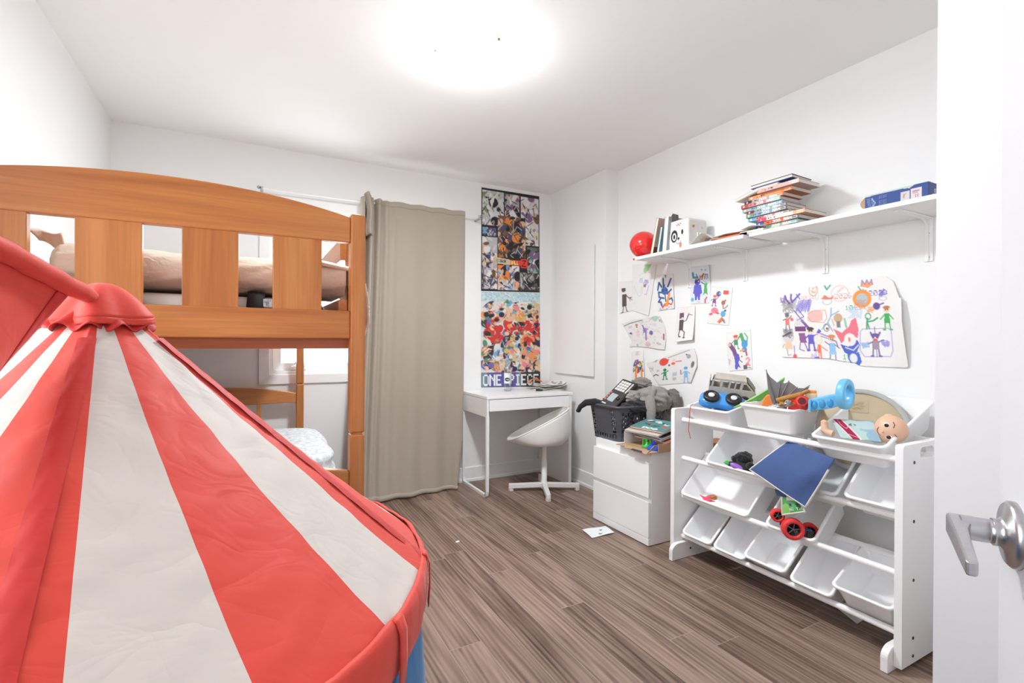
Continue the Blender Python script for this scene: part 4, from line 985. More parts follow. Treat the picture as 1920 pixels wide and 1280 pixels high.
def tf(c, rz=0, rx=0, ry=0): return Matrix.Translation(c) @ Euler((rx, ry, rz)).to_matrix().to_4x4()
def wheel(m, c, r, w, R, mats=(0, 1), hub=1):     # tyre with hub, axle along local z of R
    c = Vector(c); m.mi = mats[0]; m.lathe([(r*.55, -w/2), (r*.9, -w/2), (r, -w*.3), (r, w*.3), (r*.9, w/2), (r*.55, w/2), (r*.5, w*.3)], 28, c, R, cap=False)
    m.mi = mats[0] if hub < 1 else mats[1]; m.lathe([(r*.56, -w*.35), (r*.56, w*.30), (r*.34, w*.42), (r*.30, w*.46), (.0001, w*.46)], 24, c, R)
    if hub < 1: m.mi = mats[1]; m.lathe([(r*hub, w*.44), (r*hub, w*.54), (r*hub*.8, w*.58), (.0001, w*.58)], 24, c, R)
    m.mi = 0
# jeep
rz = facing(1370); jc = PX(1372, 727, 2.27)
JW = mat('driftwood', rgb(196, 188, 176), .7, var=.2, vscale=30); JD = mat('jeep_green_black', rgb(44, 52, 46), .5)
jp = thing('toy_jeep', 'weathered grey toy van with open windows tipped on top of the blue car', 'toy', jc, rot=(.25, .10, rz))
m = MB(); L, Wd, Hh = .112, .05, .10
def slab(pts, y, th=.004): return [(x, y, z) for x, z in pts]
for y in (-Wd, Wd-.005):                   # sides with window openings built from bars
    m.prism(slab([(-L, -.045), (L, -.045), (L+.004, .002), (L-.012, .012), (-L+.004, .012)], y), (0, .005, 0))
    m.prism(slab([(-L+.024, .048), (L-.045, .048), (L-.05, .058), (-L+.028, .058)], y), (0, .005, 0))
    for xa, wd_ in ((-L+.010, .010), (-L+.052, .011), (-L+.092, .010), (-L+.122, .007), (-L+.148, .013)):
        m.prism(slab([(xa, .01), (xa+wd_, .01), (xa+wd_+.006, .05), (xa+.006, .05)], y), (0, .005, 0))
    m.prism(slab([(L-.016, .01), (L-.006, .01), (L-.046, .055), (L-.056, .055)], y), (0, .005, 0))
m.box((-L+.026, -Wd, .055), (L-.048, Wd, .061)); m.box((-L, -Wd, -.045), (-L+.004, Wd, .05)); m.box((L-.004, -Wd, -.045), (L, Wd, .01)); m.box((-L, -Wd, -.047), (L, Wd, -.041))
part(m, 'body', JW, jp, local=True, bevel=.001)
m = MB(); m.box((-L+.01, -Wd+.008, -.062), (L-.01, Wd-.008, -.046)); m.box((L-.01, -.03, -.05), (L+.016, .03, -.03)); part(m, 'chassis', JD, jp, local=True, bevel=.003)
part(MB().prism([(L-.045, -Wd+.006, .052), (L-.012, -Wd+.006, .012), (L-.012, Wd-.006, .012), (L-.045, Wd-.006, .052)], (.006, 0, .004)), 'windscreen', mat('smoked', rgb(96, 78, 56), .4), jp, local=True)
for x in (-.062, .066):
    for y in (-Wd-.004, Wd+.004):
        m = MB(); wheel(m, (x, y, -.046), .027, .018, Matrix.Rotation(PI/2 if y < 0 else -PI/2, 3, 'X')); part(m, 'wheel', [RUBBER, mat('hub_white', rgb(216, 214, 210), .4)], jp, local=True)
# blue car lying on its side, wheels towards us
cc1 = PX(1353, 756, 2.135); rz = facing(1350)
cr = thing('toy_car', 'glossy blue toy car lying on its side with black wheels facing us', 'toy', cc1, rot=(.48, .10, rz))
def fcar(d):
    x = d.x; e = (abs(d.x)**4+abs(d.y)**3+abs(d.z)**3)**(1/3.4)
    return 1/e*(1-.22*math.exp(-((x-.02)/.16)**2)*(d.z < 0)*0+.10*math.cos(x*6.0)*max(0, -d.z))
m = MB(); m.ball((0, .03, -.012), (.108, .055, .036), 56, 28, fn=fcar); part(m, 'body', BLUEP, cr, local=True)
m = MB(); m.ball((0, -.012, -.035), (.060, .03, .022), 32, 16); part(m, 'cabin', mat('dark_window', rgb(30, 60, 110), .2), cr, local=True)
for x in (-.052, .054):
    m = MB(); wheel(m, (x, .008, .030), .039, .022, Matrix.Rotation(.15, 3, 'X'), hub=.40); part(m, 'wheel', [BLACKP, mat('hub_grey', rgb(206, 206, 208), .4)], cr, local=True)
# green hull toy
rz = facing(1425); c = PX(1424, 738, 2.22)
gt = thing('green_boat', 'long green plastic toy hull pointing up between the toy bins', 'toy', c, rot=(0, -.62, rz))
def fhull(a, b):
    t = b*2-1; w = max(.02, (1-abs(t)**2.2))**.6; an = PI*(a*1.0); return Vector((t*.135, -.034*w*math.cos(an), -.030*w*math.sin(an)+.006*t*t))
m = MB(); m.grid(fhull, 20, 40); part(m, 'hull', GREENP, gt, local=True, solid=.003, offset=0)
m = MB(); m.tube([fhull(0, k/30) for k in range(31)], .004, 8); part(m, 'hull_edge', mat('pale_green', rgb(150, 204, 120), .4), gt, local=True)
m = MB(); m.box((.045, -.0352, -.006), (.085, -.0305, .004)); part(m, 'purple_band', mat('dark_purple', rgb(62, 46, 92), .5), gt, local=True)
# mixed toys in the middle bin
zb = .872
def toy(name, label, pos, rz=0, rot=None): return thing(name, label, 'toy', pos, rz, rot=rot, group='mixed toys in the middle top bin')
GRYP = mat('dragon_grey', rgb(132, 131, 132), .45); SILV = mat('silver_plastic', rgb(176, 178, 182), .28, .75)
c = PX(1458, 762, 2.12); rz = facing(1460)
dr = toy('dragon_wing', 'grey ribbed dragon wing sticking up from the middle toy bin', c, rz)
k_ = .0028
def wp(u, v, y=0): return Vector(((u-1458)*k_, y+.0006*(u-1458), -(v-762)*k_))
wing = [wp(*p) for p in ((1441, 704), (1447, 714), (1457, 723), (1462, 721), (1468, 724), (1474, 721), (1482, 727), (1486, 731), (1497, 731), (1503, 728), (1497, 738), (1484, 742), (1470, 750), (1458, 762), (1450, 756), (1444, 735))]
part(MB().prism(wing, (.0, .003, 0)), 'membrane', GRYP, dr, local=True)
for p in ((1441, 704), (1462, 721), (1474, 721), (1486, 731), (1503, 728)):
    m = MB(); m.tube([wp(1457, 763), wp((1457+p[0])/2-.5, (763+p[1])/2-1, -.002), wp(p[0], p[1]-2)], [.0042, .0036, .0016], 8); part(m, 'wing_bone', mat('bone_grey', rgb(112, 111, 113), .4), dr, local=True)
m = lump((0, -.012, -.006), (.034, .020, .018), 4.0, .35); part(m, 'silver_body', SILV, dr, local=True)
c = PX(1437, 750, 2.14); g = toy('orange_toy', 'orange plastic toy piece at the left of the middle toy bin', c, facing(1437))
m = MB(); m.prism([(-.045, 0, -.045), (.028, 0, -.045), (.036, 0, -.005), (.020, 0, .028), (.004, 0, .024), (-.012, 0, .006), (-.020, 0, -.02)], (0, .03, 0)); part(m, 'orange_block', mat('orange_plastic', rgb(240, 138, 62), .35), g, local=True, bevel=.004)
m = MB(); m.prism([(.012, -.002, .030), (.030, -.002, .022), (.034, -.002, -.004), (.022, -.002, .0)], (0, .02, 0)); part(m, 'red_tip', REDP, g, local=True, bevel=.003)
c = PX(1484, 752, 2.115); g = toy('tan_figure', 'golden tan jointed toy figure lying across the middle bin', c, facing(1484))
TAN = mat('golden_tan', rgb(190, 136, 62), .6, var=.35, vscale=60)
m = MB(); m.tube([(-.058, 0, .0), (-.02, -.004, .014), (.02, -.004, .026), (.055, 0, .044)], [.010, .012, .012, .007], 10); part(m, 'torso', TAN, g, local=True)
for a, b in (((-.055, 0, 0), (-.02, -.012, -.018)), ((-.02, -.008, -.018), (.02, -.010, -.006)), ((.04, 0, .038), (.066, .004, .052)), ((-.03, .0, .0), (-.048, -.01, -.022))):
    m = MB(); m.tube([a, ((a[0]+b[0])/2, a[1]-.004, (a[2]+b[2])/2), b], [.007, .0075, .005], 8); part(m, 'limb', TAN, g, local=True)
c = PX(1478, 756, 2.09); m = lump(c, (.016, .012, .013), 7.7, .5, 1.5); single(m, 'silver_bits', SILV, 'crinkled silver toy piece beside the red cone in the middle bin', 'toy', 'mixed toys in the middle top bin', base=c-Vector((0, 0, .012)))
c = PX(1502, 754, 2.13); rz = facing(1502); g = toy('red_cone', 'red plastic toy tube with dark open mouth in the middle bin', c, rz, None)
m = MB(); Rm = Matrix.Rotation(1.25, 3, 'X'); m.lathe([(.015, .034), (.0175, .036), (.024, .03), (.033, -.01), (.040, -.045), (.036, -.05)], 28, (.004, 0, 0), Matrix.Rotation(PI*.42, 3, 'X')); part(m, 'tube', REDP, g, local=True)
m = MB(); m.lathe([(.0155, .035), (.012, .01), (.0001, .008)], 24, (.004, 0, 0), Matrix.Rotation(PI*.42, 3, 'X')); part(m, 'dark_mouth', mat('dark_red', rgb(96, 12, 14), .5), g, local=True)
m = MB(); m.box((-.05, -.004, -.04), (-.006, .03, .016)); part(m, 'red_block', REDP, g, local=True, bevel=.008, seg=3)
c = PX(1521, 750, 2.155); g = toy('beige_block', 'beige cardboard toy block beside the light blue ring toy', c, facing(1521))
part(MB().box((-.022, 0, -.055), (.022, .03, .03)), 'block', mat('beige_card', rgb(222, 196, 160), .7), g, local=True, bevel=.004); part(MB().box((-.024, .004, .030), (.020, .03, .042)), 'orange_lid', MATS['orange_plastic'], g, local=True, bevel=.003)
# light blue ring toy
c = PX(1545, 752, 2.15); rz = facing(1550)
lr = toy('ring_toy', 'light blue plastic toy with a big round ring standing up', c, rz)
m = MB(); m.prism([(-.056, -.018, -.046), (.030, -.018, -.026), (.058, -.018, -.012), (.056, -.018, .034), (.022, -.018, .030), (-.044, -.018, .008), (-.058, -.018, .004)], (0, .042, 0)); part(m, 'arm', LBLUE, lr, local=True, bevel=.006, seg=3)
DBL = mat('mid_blue', rgb(66, 152, 204), .35)
for x in (-.034, -.006, .022):
    m = MB(); m.ball((x, -.018, -.010+.22*x), (.012, .006, .018), 16, 10); part(m, 'dimple', DBL, lr, local=True)
m = MB(); m.tube([(-.052, -.022, -.045), (-.05, -.022, .006)], .006, 8); part(m, 'end_rib', LBLUE, lr, local=True)
rc_ = Vector((.074, -.01, .036)); a_ = Vector((.30, -.94, .05)).normalized(); e1_ = Vector((0, 0, 1)); e2_ = a_.cross(e1_).normalized(); e1_ = e2_.cross(a_)
e2_, a_ = Vector((.42, .907, 0)), None
m = MB()
nrm_ = e1_.cross(e2_).normalized()
def fring(a, b):
    th, ph = 2*PI*a, 2*PI*b; r = .0435+.0115*math.copysign(abs(math.cos(ph))**.6, math.cos(ph)); d = Vector((0, 0, 1))*math.sin(th)*1.16+e2_*math.cos(th)
    return rc_+d*r+nrm_*(.017*math.copysign(abs(math.sin(ph))**.6, math.sin(ph)))
m.grid(fring, 64, 24, wrapu=True); part(m, 'ring', LBLUE, lr, local=True)
# round tan tray behind, in the large bin
c = PX(1612, 806, 2.32); rz = facing(1618)
tr_ = thing('round_tray', 'large round translucent tan disc standing in the tilted bin', 'tray', c, rot=(-.22, 0, rz))
TANT = mat('tan_disc', rgb(196, 178, 148), .35); TANR = mat('disc_rim', rgb(180, 180, 176), .3)
Rt = Matrix.Rotation(PI/2, 3, 'X')
m = MB(); m.lathe([(.0001, .004), (.158, .004), (.160, .002), (.160, -.002), (.0001, -.002)], 72, (0, 0, 0), Rt); part(m, 'disc', TANT, tr_, local=True)
m = MB(); m.lathe([(.157, -.004), (.157, .006), (.164, .008), (.176, .006), (.178, .001), (.174, -.004)], 72, (0, 0, 0), Rt, cap=False); part(m, 'rim', TANR, tr_, local=True)
random.seed(5); k = Ink(60, 40, (196, 178, 148))
for _ in range(26): x = random.uniform(.2, .7); y = random.uniform(.2, .7); k.line([(x, y), (x+random.uniform(.05, .25), y+random.uniform(-.12, .12))], (172, 132, 74), .02, .7)
sheet(k, lambda s, t: Vector((-.055+.085*s, -.0052, .125-.05*t)), 'scratch_patch', tr_, local=True)
# picture card
k = Ink(80, 44, (176, 196, 190)); k.rect(.6, 0, 1, 1, (146, 174, 190)); k.ell(.75, .25, .3, .12, (178, 196, 198)); k.ell(.55, .75, .3, .12, (170, 198, 186)); k.ell(.9, .8, .2, .15, (140, 172, 190))
k.line([(.13, .02), (.42, .98)], (232, 210, 214), .23); k.line([(.145, .02), (.40, .98)], (158, 22, 66), .17); k.line([(.15, .05), (.18, .3), (.27, .5), (.33, .4)], (240, 222, 226), .012); k.line([(.26, .78), (.46, .90)], (240, 222, 226), .012)
k.squig(.42, .27, .035, (66, 70, 60), 9, .02); k.squig(.52, .27, .02, (66, 70, 60), 6, .02); k.text('-- --', .70, .92, .06, (60, 66, 70))
cd = [PX(1559, 786, 2.20), PX(1637, 790, 2.20), PX(1653, 829, 2.09), PX(1577, 821, 2.09)]
n_ = Vector((-.8, -.3, .5))
sheet_thing(k, quad(*cd, n_, 0), 'picture_card', 'glossy picture card with magenta stripe leaning in the large tilted bin', 'card', base=(cd[2]+cd[3])/2, solid=.003, offset=1)
# doll
SK = mat('doll_skin', rgb(226, 184, 154), .45); dh = PX(1671, 805, 2.165); rz = facing(1672)
dl = thing('baby_doll', 'baby doll lying in the tilted bin with only its round head showing', 'doll', dh, rot=(.30, 1.42, rz)); dl.scale = (.86, .86, .86)
m = MB(); m.ball((0, 0, 0), (.062, .058, .062), 40, 28, fn=lambda d: 1+.04*math.exp(-((d.z+.35)/.3)**2)*(d.y < .2)+.03*math.exp(-((d.x**2+(d.z+.1)**2)/.02))*(d.y < 0)); part(m, 'head', SK, dl, local=True)
def face(px, pz): y = -.058*math.sqrt(max(0, 1-(px/.062)**2-(pz/.062)**2)); return Vector((px, y, pz))
EW, EB = mat('eye_white', rgb(238, 234, 230), .3), mat('eye_dark', rgb(52, 34, 28), .2)
for s in (-1, 1):
    m = MB(); p = face(.026*s, .004); m.ball(p*1.0, (.011, .004, .012), 16, 10); e = part(m, 'eye', EW, dl, local=True)
    m = MB(); m.ball(p+Vector((0, -.0025, 0)), (.0082, .0034, .009), 16, 10); part(m, 'iris', EB, e, local=True)
    m = MB(); m.tube([face(.014*s, .026), face(.026*s, .031), face(.038*s, .025)], .0016, 6); part(m, 'eyebrow', EB, dl, local=True)
    m = MB(); m.ball((.061*s, .004, -.002), (.008, .012, .016), 12, 8); part(m, 'ear', SK, dl, local=True)
m = MB(); m.ball(face(0, -.014)+Vector((0, -.002, 0)), (.006, .006, .005), 12, 8); part(m, 'nose', SK, dl, local=True)
m = MB(); m.tube([face(-.018, -.026)+Vector((0, -.001, 0)), face(-.009, -.034)+Vector((0, -.001, 0)), face(.0, -.036)+Vector((0, -.001, 0)), face(.009, -.034)+Vector((0, -.001, 0)), face(.018, -.026)+Vector((0, -.001, 0))], .0024, 8); part(m, 'mouth', mat('doll_mouth', rgb(120, 52, 44), .4), dl, local=True)
m = MB(); m.ball((.04, .035, -.07), (.030, .028, .035), 24, 16); part(m, 'body', mat('doll_cloth', rgb(222, 220, 214), .7), dl, local=True)
fa_ = PX(1552, 806, 2.125); m = MB(); m.tube([fa_+Vector((.0, -.022, -.012)), fa_+Vector((0, .0, -.008)), fa_+Vector((0, .012, .0)), fa_+Vector((0, .014, .028))], [.013, .013, .015, .013], 14); m.ball(fa_+Vector((0, .014, .03)), (.0135, .0135, .011), 14, 8)
single(m, 'doll_foot', SK, 'skin coloured doll foot poking up at the left of the tilted bin', 'toy', base=fa_-Vector((0, 0, .02)))
# black plush and the bits around it
c = PX(1394, 866, 2.135); ph = thing('plush_toy', 'black fluffy plush toy sitting in the second row bin', 'toy', c)
PLU = mat('black_plush', rgb(18, 17, 18), .95, bump=.6, bscale=150, sheen=.3)
part(lump((c.x, c.y, c.z+.015), (.04, .042, .035), 1.1, .2), 'head', PLU, ph)
part(lump((c.x-.02, c.y-.005, c.z-.022), (.04, .05, .03), 2.7, .2), 'body', mat('dark_plush', rgb(40, 40, 41), .95, bump=.6, bscale=150), ph)
for dy, dz in ((.045, -.022), (-.055, -.004), (.025, .012)): part(lump((c.x-.025, c.y+dy, c.z+dz), (.018, .02, .018), dy*90, .2), 'paw', PLU, ph)
c = PX(1383, 876, 2.075); m = MB(); m.X = tf(c, facing(1383), 0, .45); m.ball((0, 0, 0), (.036, .014, .015), 24, 14)
single(m, 'purple_toy', mat('purple_plastic', rgb(158, 104, 206), .3, coat=.4), 'shiny purple oval toy under the black plush', 'toy', base=c-Vector((0, 0, .012)))
c = PX(1366, 868, 2.11); m = lump(c, (.012, .022, .010), 4.4, .4); single(m, 'green_bit', MATS['bright_green'], 'small green scrap left of the black plush', 'toy', base=c-Vector((0, 0, .01)))
# pink toy
c = PX(1326, 936, 2.115); rz = facing(1326); PK = mat('pink_rubber', rgb(246, 88, 124), .5, bump=.5, bscale=220)
g = thing('pink_star', 'bumpy pink rubber star toy in the wide third row bin', 'toy', c, rot=(-.5, .35, rz))
m = MB(); st = []
for i in range(10): r = .046 if i % 2 == 0 else .019; st.append((r*math.sin(PI*i/5), 0, r*.62*math.cos(PI*i/5)))
m.prism(st, (0, .012, 0)); part(m, 'star_body', PK, g, local=True, bevel=.005, seg=3)
c2 = PX(1337, 932, 2.125); m = lump(c2, (.016, .02, .012), 6.1, .4); single(m, 'orange_bit', mat('mottled_orange', rgb(214, 130, 84), .6, var=.5, vscale=80), 'mottled orange scrap beside the pink star', 'toy', base=c2-Vector((0, 0, .01)))
# navy cloth hanging from the top bin
nt_ = thing('navy_cloth', 'navy blue cloth panel with cream piping hanging over the middle bins', 'cloth', PX(1488, 890, 2.03))
NVY = mat('navy_canvas', rgb(66, 90, 142), .8, bump=.25, bscale=300, var=.12, vscale=12)
cT, cL, cB, cR = PX(1480, 826, 2.10), PX(1406, 880, 2.040), PX(1510, 950, 1.995), PX(1566, 861, 2.025)
def fnav(s, t):
    p = (cT*(1-s)+cR*s)*(1-t)+(cL*(1-s)+cB*s)*t
    return p+Vector((-.9, -.3, .2))*(.020*math.sin(PI*s)*math.sin(PI*t)+.010*math.exp(-((s-.8)/.12)**2-((t-.45)/.2)**2)+.004*math.sin(8*s+3*t))
part(MB().grid(fnav, 40, 40), 'canvas', NVY, nt_, solid=.003)
PIP = mat('cream_piping', rgb(216, 210, 198), .8)
part(MB().tube([fnav(0, k/24) for k in range(25)]+[fnav(k/24, 1) for k in range(1, 25)]+[fnav(1, 1-k/24) for k in range(1, 20)], .0042, 8), 'piping', PIP, nt_)
# green printed flap showing under the cloth
gc = [PX(1466, 931, 2.035), PX(1496, 934, 2.032), PX(1510, 959, 2.010), PX(1467, 965, 2.030)]
k = Ink(44, 34, (84, 160, 92)); k.ell(.2, .7, .22, .25, (140, 200, 110)); k.ell(.55, .55, .2, .2, (96, 172, 104)); k.ell(.85, .55, .14, .22, (44, 108, 66)); k.rect(.28, 0, .75, .22, (226, 230, 228))
k.poly([(x*.12+.45, y*.16+.45) for x, y in [(math.sin(PI*i/5)*(1 if i % 2 == 0 else .4), -math.cos(PI*i/5)*(1 if i % 2 == 0 else .4)) for i in range(10)]], (52, 52, 96)); k.poly([(x*.12+.8, y*.16+.5) for x, y in [(math.sin(PI*i/5)*(1 if i % 2 == 0 else .4), -math.cos(PI*i/5)*(1 if i % 2 == 0 else .4)) for i in range(10)]], (52, 52, 96))
k.text('HE', .36, .66, .16, (236, 240, 236)); k.text('TWO', .68, .66, .16, (236, 240, 236))
gf = quad(*gc, (-.8, -.4, .3), .008)
gp = thing('green_pouch', 'green printed pouch with cream edge below the navy cloth', 'pouch', (gc[2]+gc[3])/2)
sheet(k, gf, 'printed_face', gp, solid=.004, offset=-1)
part(MB().tube([gf(0, i/10) for i in range(11)]+[gf(i/10, 1) for i in range(1, 11)]+[gf(1, 1-i/10) for i in range(1, 11)], .004, 8), 'edge_binding', PIP, gp)
nv = [PX(1452, 917, 2.05), PX(1472, 926, 2.045), PX(1474, 933, 2.045), PX(1456, 929, 2.05)]
m = MB(); m.prism([p for p in nv], Vector((.012, .004, 0))); part(m, 'strap_tab', NVY, gp, bevel=.002)
# red-wheeled car
rz = facing(1480); c = PX(1486, 992, 2.045)
rcg = thing('toy_buggy', 'dark blue toy buggy with chunky red tyres in the third row bin', 'toy', c, rot=(-.25, .12, rz))
RT = mat('red_rubber', rgb(226, 52, 50), .5, bump=.4, bscale=120)
def spoked(name, cpos, r, w):
    m = MB(); Rw = Matrix.Rotation(PI/2+.15, 3, 'X'); Rw = Matrix.Rotation(.25, 3, 'Z') @ Rw
    m.lathe([(r*.62, -w/2), (r*.88, -w/2), (r, -w*.32), (r, w*.32), (r*.88, w/2), (r*.62, w/2), (r*.60, w*.1)], 40, cpos, Rw, cap=False)
    o = part(m, name, RT, rcg, local=True); m = MB(); m.lathe([(r*.63, -w*.3), (r*.63, w*.22), (r*.55, w*.2), (r*.53, w*.05), (.0001, w*.05)], 32, cpos, Rw)
    part(m, 'rim', mat('rim_black', rgb(28, 28, 32), .3), o, local=True)
    m = MB()
    for i in range(5):
        a = 2*PI*i/5+.3; d = Vector((math.cos(a), math.sin(a), 0)); m.tube([Vector(cpos)+Rw @ (d*r*.06+Vector((0, 0, w*.22))), Vector(cpos)+Rw @ (d*r*.56+Vector((0, 0, w*.18)))], .0022, 6)
    m.lathe([(r*.10, w*.1), (r*.10, w*.30), (.0001, w*.31)], 14, cpos, Rw); part(m, 'spokes', mat('rim_grey', rgb(120, 122, 128), .3, .6), o, local=True)
spoked('wheel', (0, -.012, .003), .044, .040); spoked('wheel', (-.062, .016, .040), .028, .030); spoked('wheel', (.066, .085, .005), .036, .03)
m = MB(); m.box((.018, .01, -.020), (.074, .05, .018)); m.box((-.05, .02, .0), (.03, .05, .03)); part(m, 'body', mat('buggy_navy', rgb(30, 38, 92), .3, coat=.3), rcg, local=True, bevel=.006, seg=3)
m = MB(); m.box((.052, -.0, -.022), (.080, .02, .010)); part(m, 'bumper', BLACKP, rcg, local=True, bevel=.004)
# red string over the left panel
m = MB(); m.tube([PX(u, v, x) for u, v, x in ((1299, 757, 2.062), (1295, 760, 2.05), (1293, 775, 2.048), (1292, 790, 2.048), (1291, 806, 2.05), (1295, 822, 2.05))], .0016, 6)
single(m, 'red_string', mat('red_thread', rgb(200, 50, 56), .7), 'thin red string dangling from the top left toy bin', 'string')
# papers under the organizer
k = Ink(50, 40, (232, 230, 224)); k.poly([(.35, .1), (.7, .35), (.62, .6), (.3, .4)], (104, 118, 92)); k.squig(.75, .6, .05, (50, 50, 50), 6, .02); k.text('-- -', .72, .8, .08, (70, 70, 70)); k.line([(.3, .4), (.75, .72)], (40, 40, 40), .015)
pp = quad(PZ(1555, 1128, .003), PZ(1606, 1131, .003), PZ(1622, 1160, .003), PZ(1607, 1169, .003), (0, 0, 1), .002)
sheet_thing(k, pp, 'paper_sheet', 'white paper with green print lying on the floor under the organizer', 'paper', base=pp(.5, .5), solid=.0008)
# brown box glimpsed behind the organizer
q = PX(1343, 833, 2.42); m = MB(); m.box((2.36, q.y-.05, 0), (2.497, q.y+.06, q.z+.022)); single(m, 'brown_box', mat('brown_board', rgb(166, 112, 62), .6, var=.2), 'brown box on the floor behind the left end of the organizer', 'box', base=(2.43, q.y, 0), bevel=.002)
# ------------------------------------------------------------------ wall shelf and its brackets
SX, SZ0, SZ1 = 2.205, 1.690, 1.709
SHW = mat('shelf_white', rgb(240, 239, 238), .4)
ya, yb, yc, yd = PX(1190, 487, SX).y, PX(1393, 445, SX).y, PX(1404, 442, SX).y, .58
for lab, y1, y0 in (('long white shelf board on the left part of the right wall', ya, yb), ('white shelf board at the right end of the wall shelf', yc, yd)):
    single(MB().box((SX, y0, SZ0), (XR-.001, y1, SZ1)), 'shelf_board', SHW, lab, 'shelf', 'wall shelf boards', base=((SX+XR)/2, (y0+y1)/2, SZ0), bevel=.0012)
BRL = ['white shelf bracket at the left end of the wall shelf', 'white shelf bracket under the gap between the two shelf boards', 'white shelf bracket under the middle of the right shelf board', 'white shelf bracket nearest the door under the blue box']
for (u, v), lab in zip(((1293, 540), (1398, 527), (1548, 513), (1742, 491)), BRL):
    y = PX(u, v, XR).y; zb_ = PX(u, v, XR).z
    t = thing('shelf_bracket', lab, 'bracket', (XR, y, zb_), group='shelf brackets')
    w_ = .015; r = .05; prof = [(XR-.001, SZ0-.0005), (SX+.045, SZ0-.0005), (SX+.04, SZ0-.004), (SX+.045, SZ0-.010)]
    prof += [(XR-.016-r+r*math.sin(PI/2*k/8), SZ0-.014-r+r*math.cos(PI/2*k/8)) for k in range(9)]
    prof += [(XR-.012, zb_+.012), (XR-.009, zb_+.003), (XR-.001, zb_)]
    part(MB().prism([(x, y-w_*.18, z) for x, z in prof], (0, w_*.36, 0)), 'web', SHW, t)
    b = part(MB().box((XR-.006, y-w_, zb_+.001), (XR-.0005, y+w_, SZ0-.001)), 'wall_plate', SHW, t, bevel=.002)
    part(MB().box((SX+.05, y-w_, SZ0-.006), (XR-.001, y+w_, SZ0-.0005)), 'shelf_plate', SHW, t, bevel=.002)
    for z in (zb_+.02, zb_+.12):
        m = MB(); m.lathe([(.004, 0), (.004, .001), (.0001, .0015)], 12, (XR-.006, y, z), Matrix.Rotation(-PI/2, 3, 'Y')); part(m, 'screw', SCREWM, b)
SZ = SZ1+.0005
# red glossy dome
c = PX(1207, 453, 2.33); c.z = SZ+.092
t = thing('red_helmet', 'shiny red rounded play helmet at the left end of the wall shelf', 'helmet', (c.x, c.y, SZ))
def fh(d): return 1+.06*d.z-.10*max(0, -d.z)*abs(d.y)
m = MB(); m.ball(c, (.095, .092, .092), 48, 30, fn=fh); part(m, 'shell', mat('red_gloss', rgb(228, 40, 36), .12, coat=1), t)
m = MB(); m.box((c.x-.05, c.y-.05, SZ), (c.x+.05, c.y+.05, SZ+.012)); part(m, 'base_ring', REDP, t, bevel=.004)
# leaning books
def lean_book(label, y, depth, hgt, th, ang, cov, edge_c, ink=None, xf=2.262):
    t = thing('leaning_book', label, 'book', (xf+depth/2, y, SZ+th*abs(math.sin(ang))+.0), rot=(ang, 0, 0), group='books leaning on the wall shelf')
    part(MB().box((-depth/2+.003, -th/2+.0015, .003), (depth/2-.001, th/2-.0015, hgt-.003)), 'pages', edge_c, t, local=True)
    m = MB(); m.box((-depth/2, -th/2, 0), (depth/2, -th/2+.0015, hgt)); part(m, 'front_cover', cov, t, local=True)
    part(MB().box((-depth/2, th/2-.0015, 0), (depth/2, th/2, hgt)), 'back_cover', cov, t, local=True)
    if ink: sheet(ink, lambda s, q: Vector((-depth/2+depth*s, -th/2-.0006, hgt*(1-q))), 'cover_print', t, local=True)
    return t
PGC = mat('cream_pages', rgb(226, 220, 208), .8)
k = Ink(40, 60, (206, 172, 156)); k.poly([(0, .3), (1, .35), (1, .75), (0, .72)], (196, 176, 150)); k.rect(0, .76, 1, 1, (120, 76, 36)); k.squig(.5, .85, .3, (176, 110, 40), 20, .05)
yy = PX(1222, 468, 2.265).y
lean_book('dusky pink book leaning nearest the red helmet', yy, .17, .232, .020, .23, mat('pink_cover', rgb(206, 170, 152), .5), PGC, k)
lean_book('slim pale blue book leaning between the pink and the grey books', yy-.053, .15, .168, .016, .20, mat('pale_blue_cover', rgb(128, 172, 192), .5), PGC)
k = Ink(44, 60, (158, 160, 160))
random.seed(11)
for _ in range(60): k.ell(random.random(), random.random(), .07, .05, random.choice([(140, 144, 146), (176, 176, 174), (120, 120, 118), (166, 150, 132)]), random.uniform(0, 3), .5)
k.ell(.75, .65, .2, .3, (120, 104, 92), .5, .7)
lean_book('thick grey marbled album leaning against the animal face case', yy-.108, .17, .218, .034, .10, mat('grey_cover', rgb(168, 170, 170), .5), mat('white_pages', rgb(226, 226, 226), .8), k)
# animal-face case
pa = PX(1290, 452, 2.285); pb = PX(1263, 458, 2.285); wid = max(.15, pb.y-pa.y); y0 = pa.y; pr = PY(1327, 440, y0); dep = min(.17, pr.x-2.285)
ks = thing('toy_case', 'white childs case with a cartoon animal face, big eyes and black ear', 'case', (2.285+dep/2, y0+wid/2, SZ))
CSE = mat('case_white', rgb(222, 220, 216), .4); x0, h_ = 2.285, .192
part(MB().box((x0, y0, SZ), (x0+dep, y0+wid, SZ+h_)), 'case_body', CSE, ks, bevel=.018, seg=4)
k = Ink(70, 80, (222, 220, 216))
k.ell(.30, .52, .20, .24, (44, 44, 46), .1); k.ell(.30, .54, .12, .15, (240, 240, 238)); k.ell(.30, .54, .06, .095, (50, 42, 40))
k.ell(.78, .42, .13, .16, (242, 242, 240)); k.ell(.78, .42, .065, .10, (48, 44, 44)); k.ell(.56, .62, .06, .05, (40, 36, 36))
k.line([(.56, .66), (.56, .76)], (60, 56, 56), .015); k.line([(.42, .72), (.48, .79), (.56, .80), (.66, .78), (.72, .70)], (60, 56, 56), .018); k.ell(.68, .85, .07, .11, (238, 110, 92))
for q in ((.46, .16), (.54, .13), (.60, .17), (.66, .12)): k.ell(*q, .035, .02, (190, 60, 50), .5)
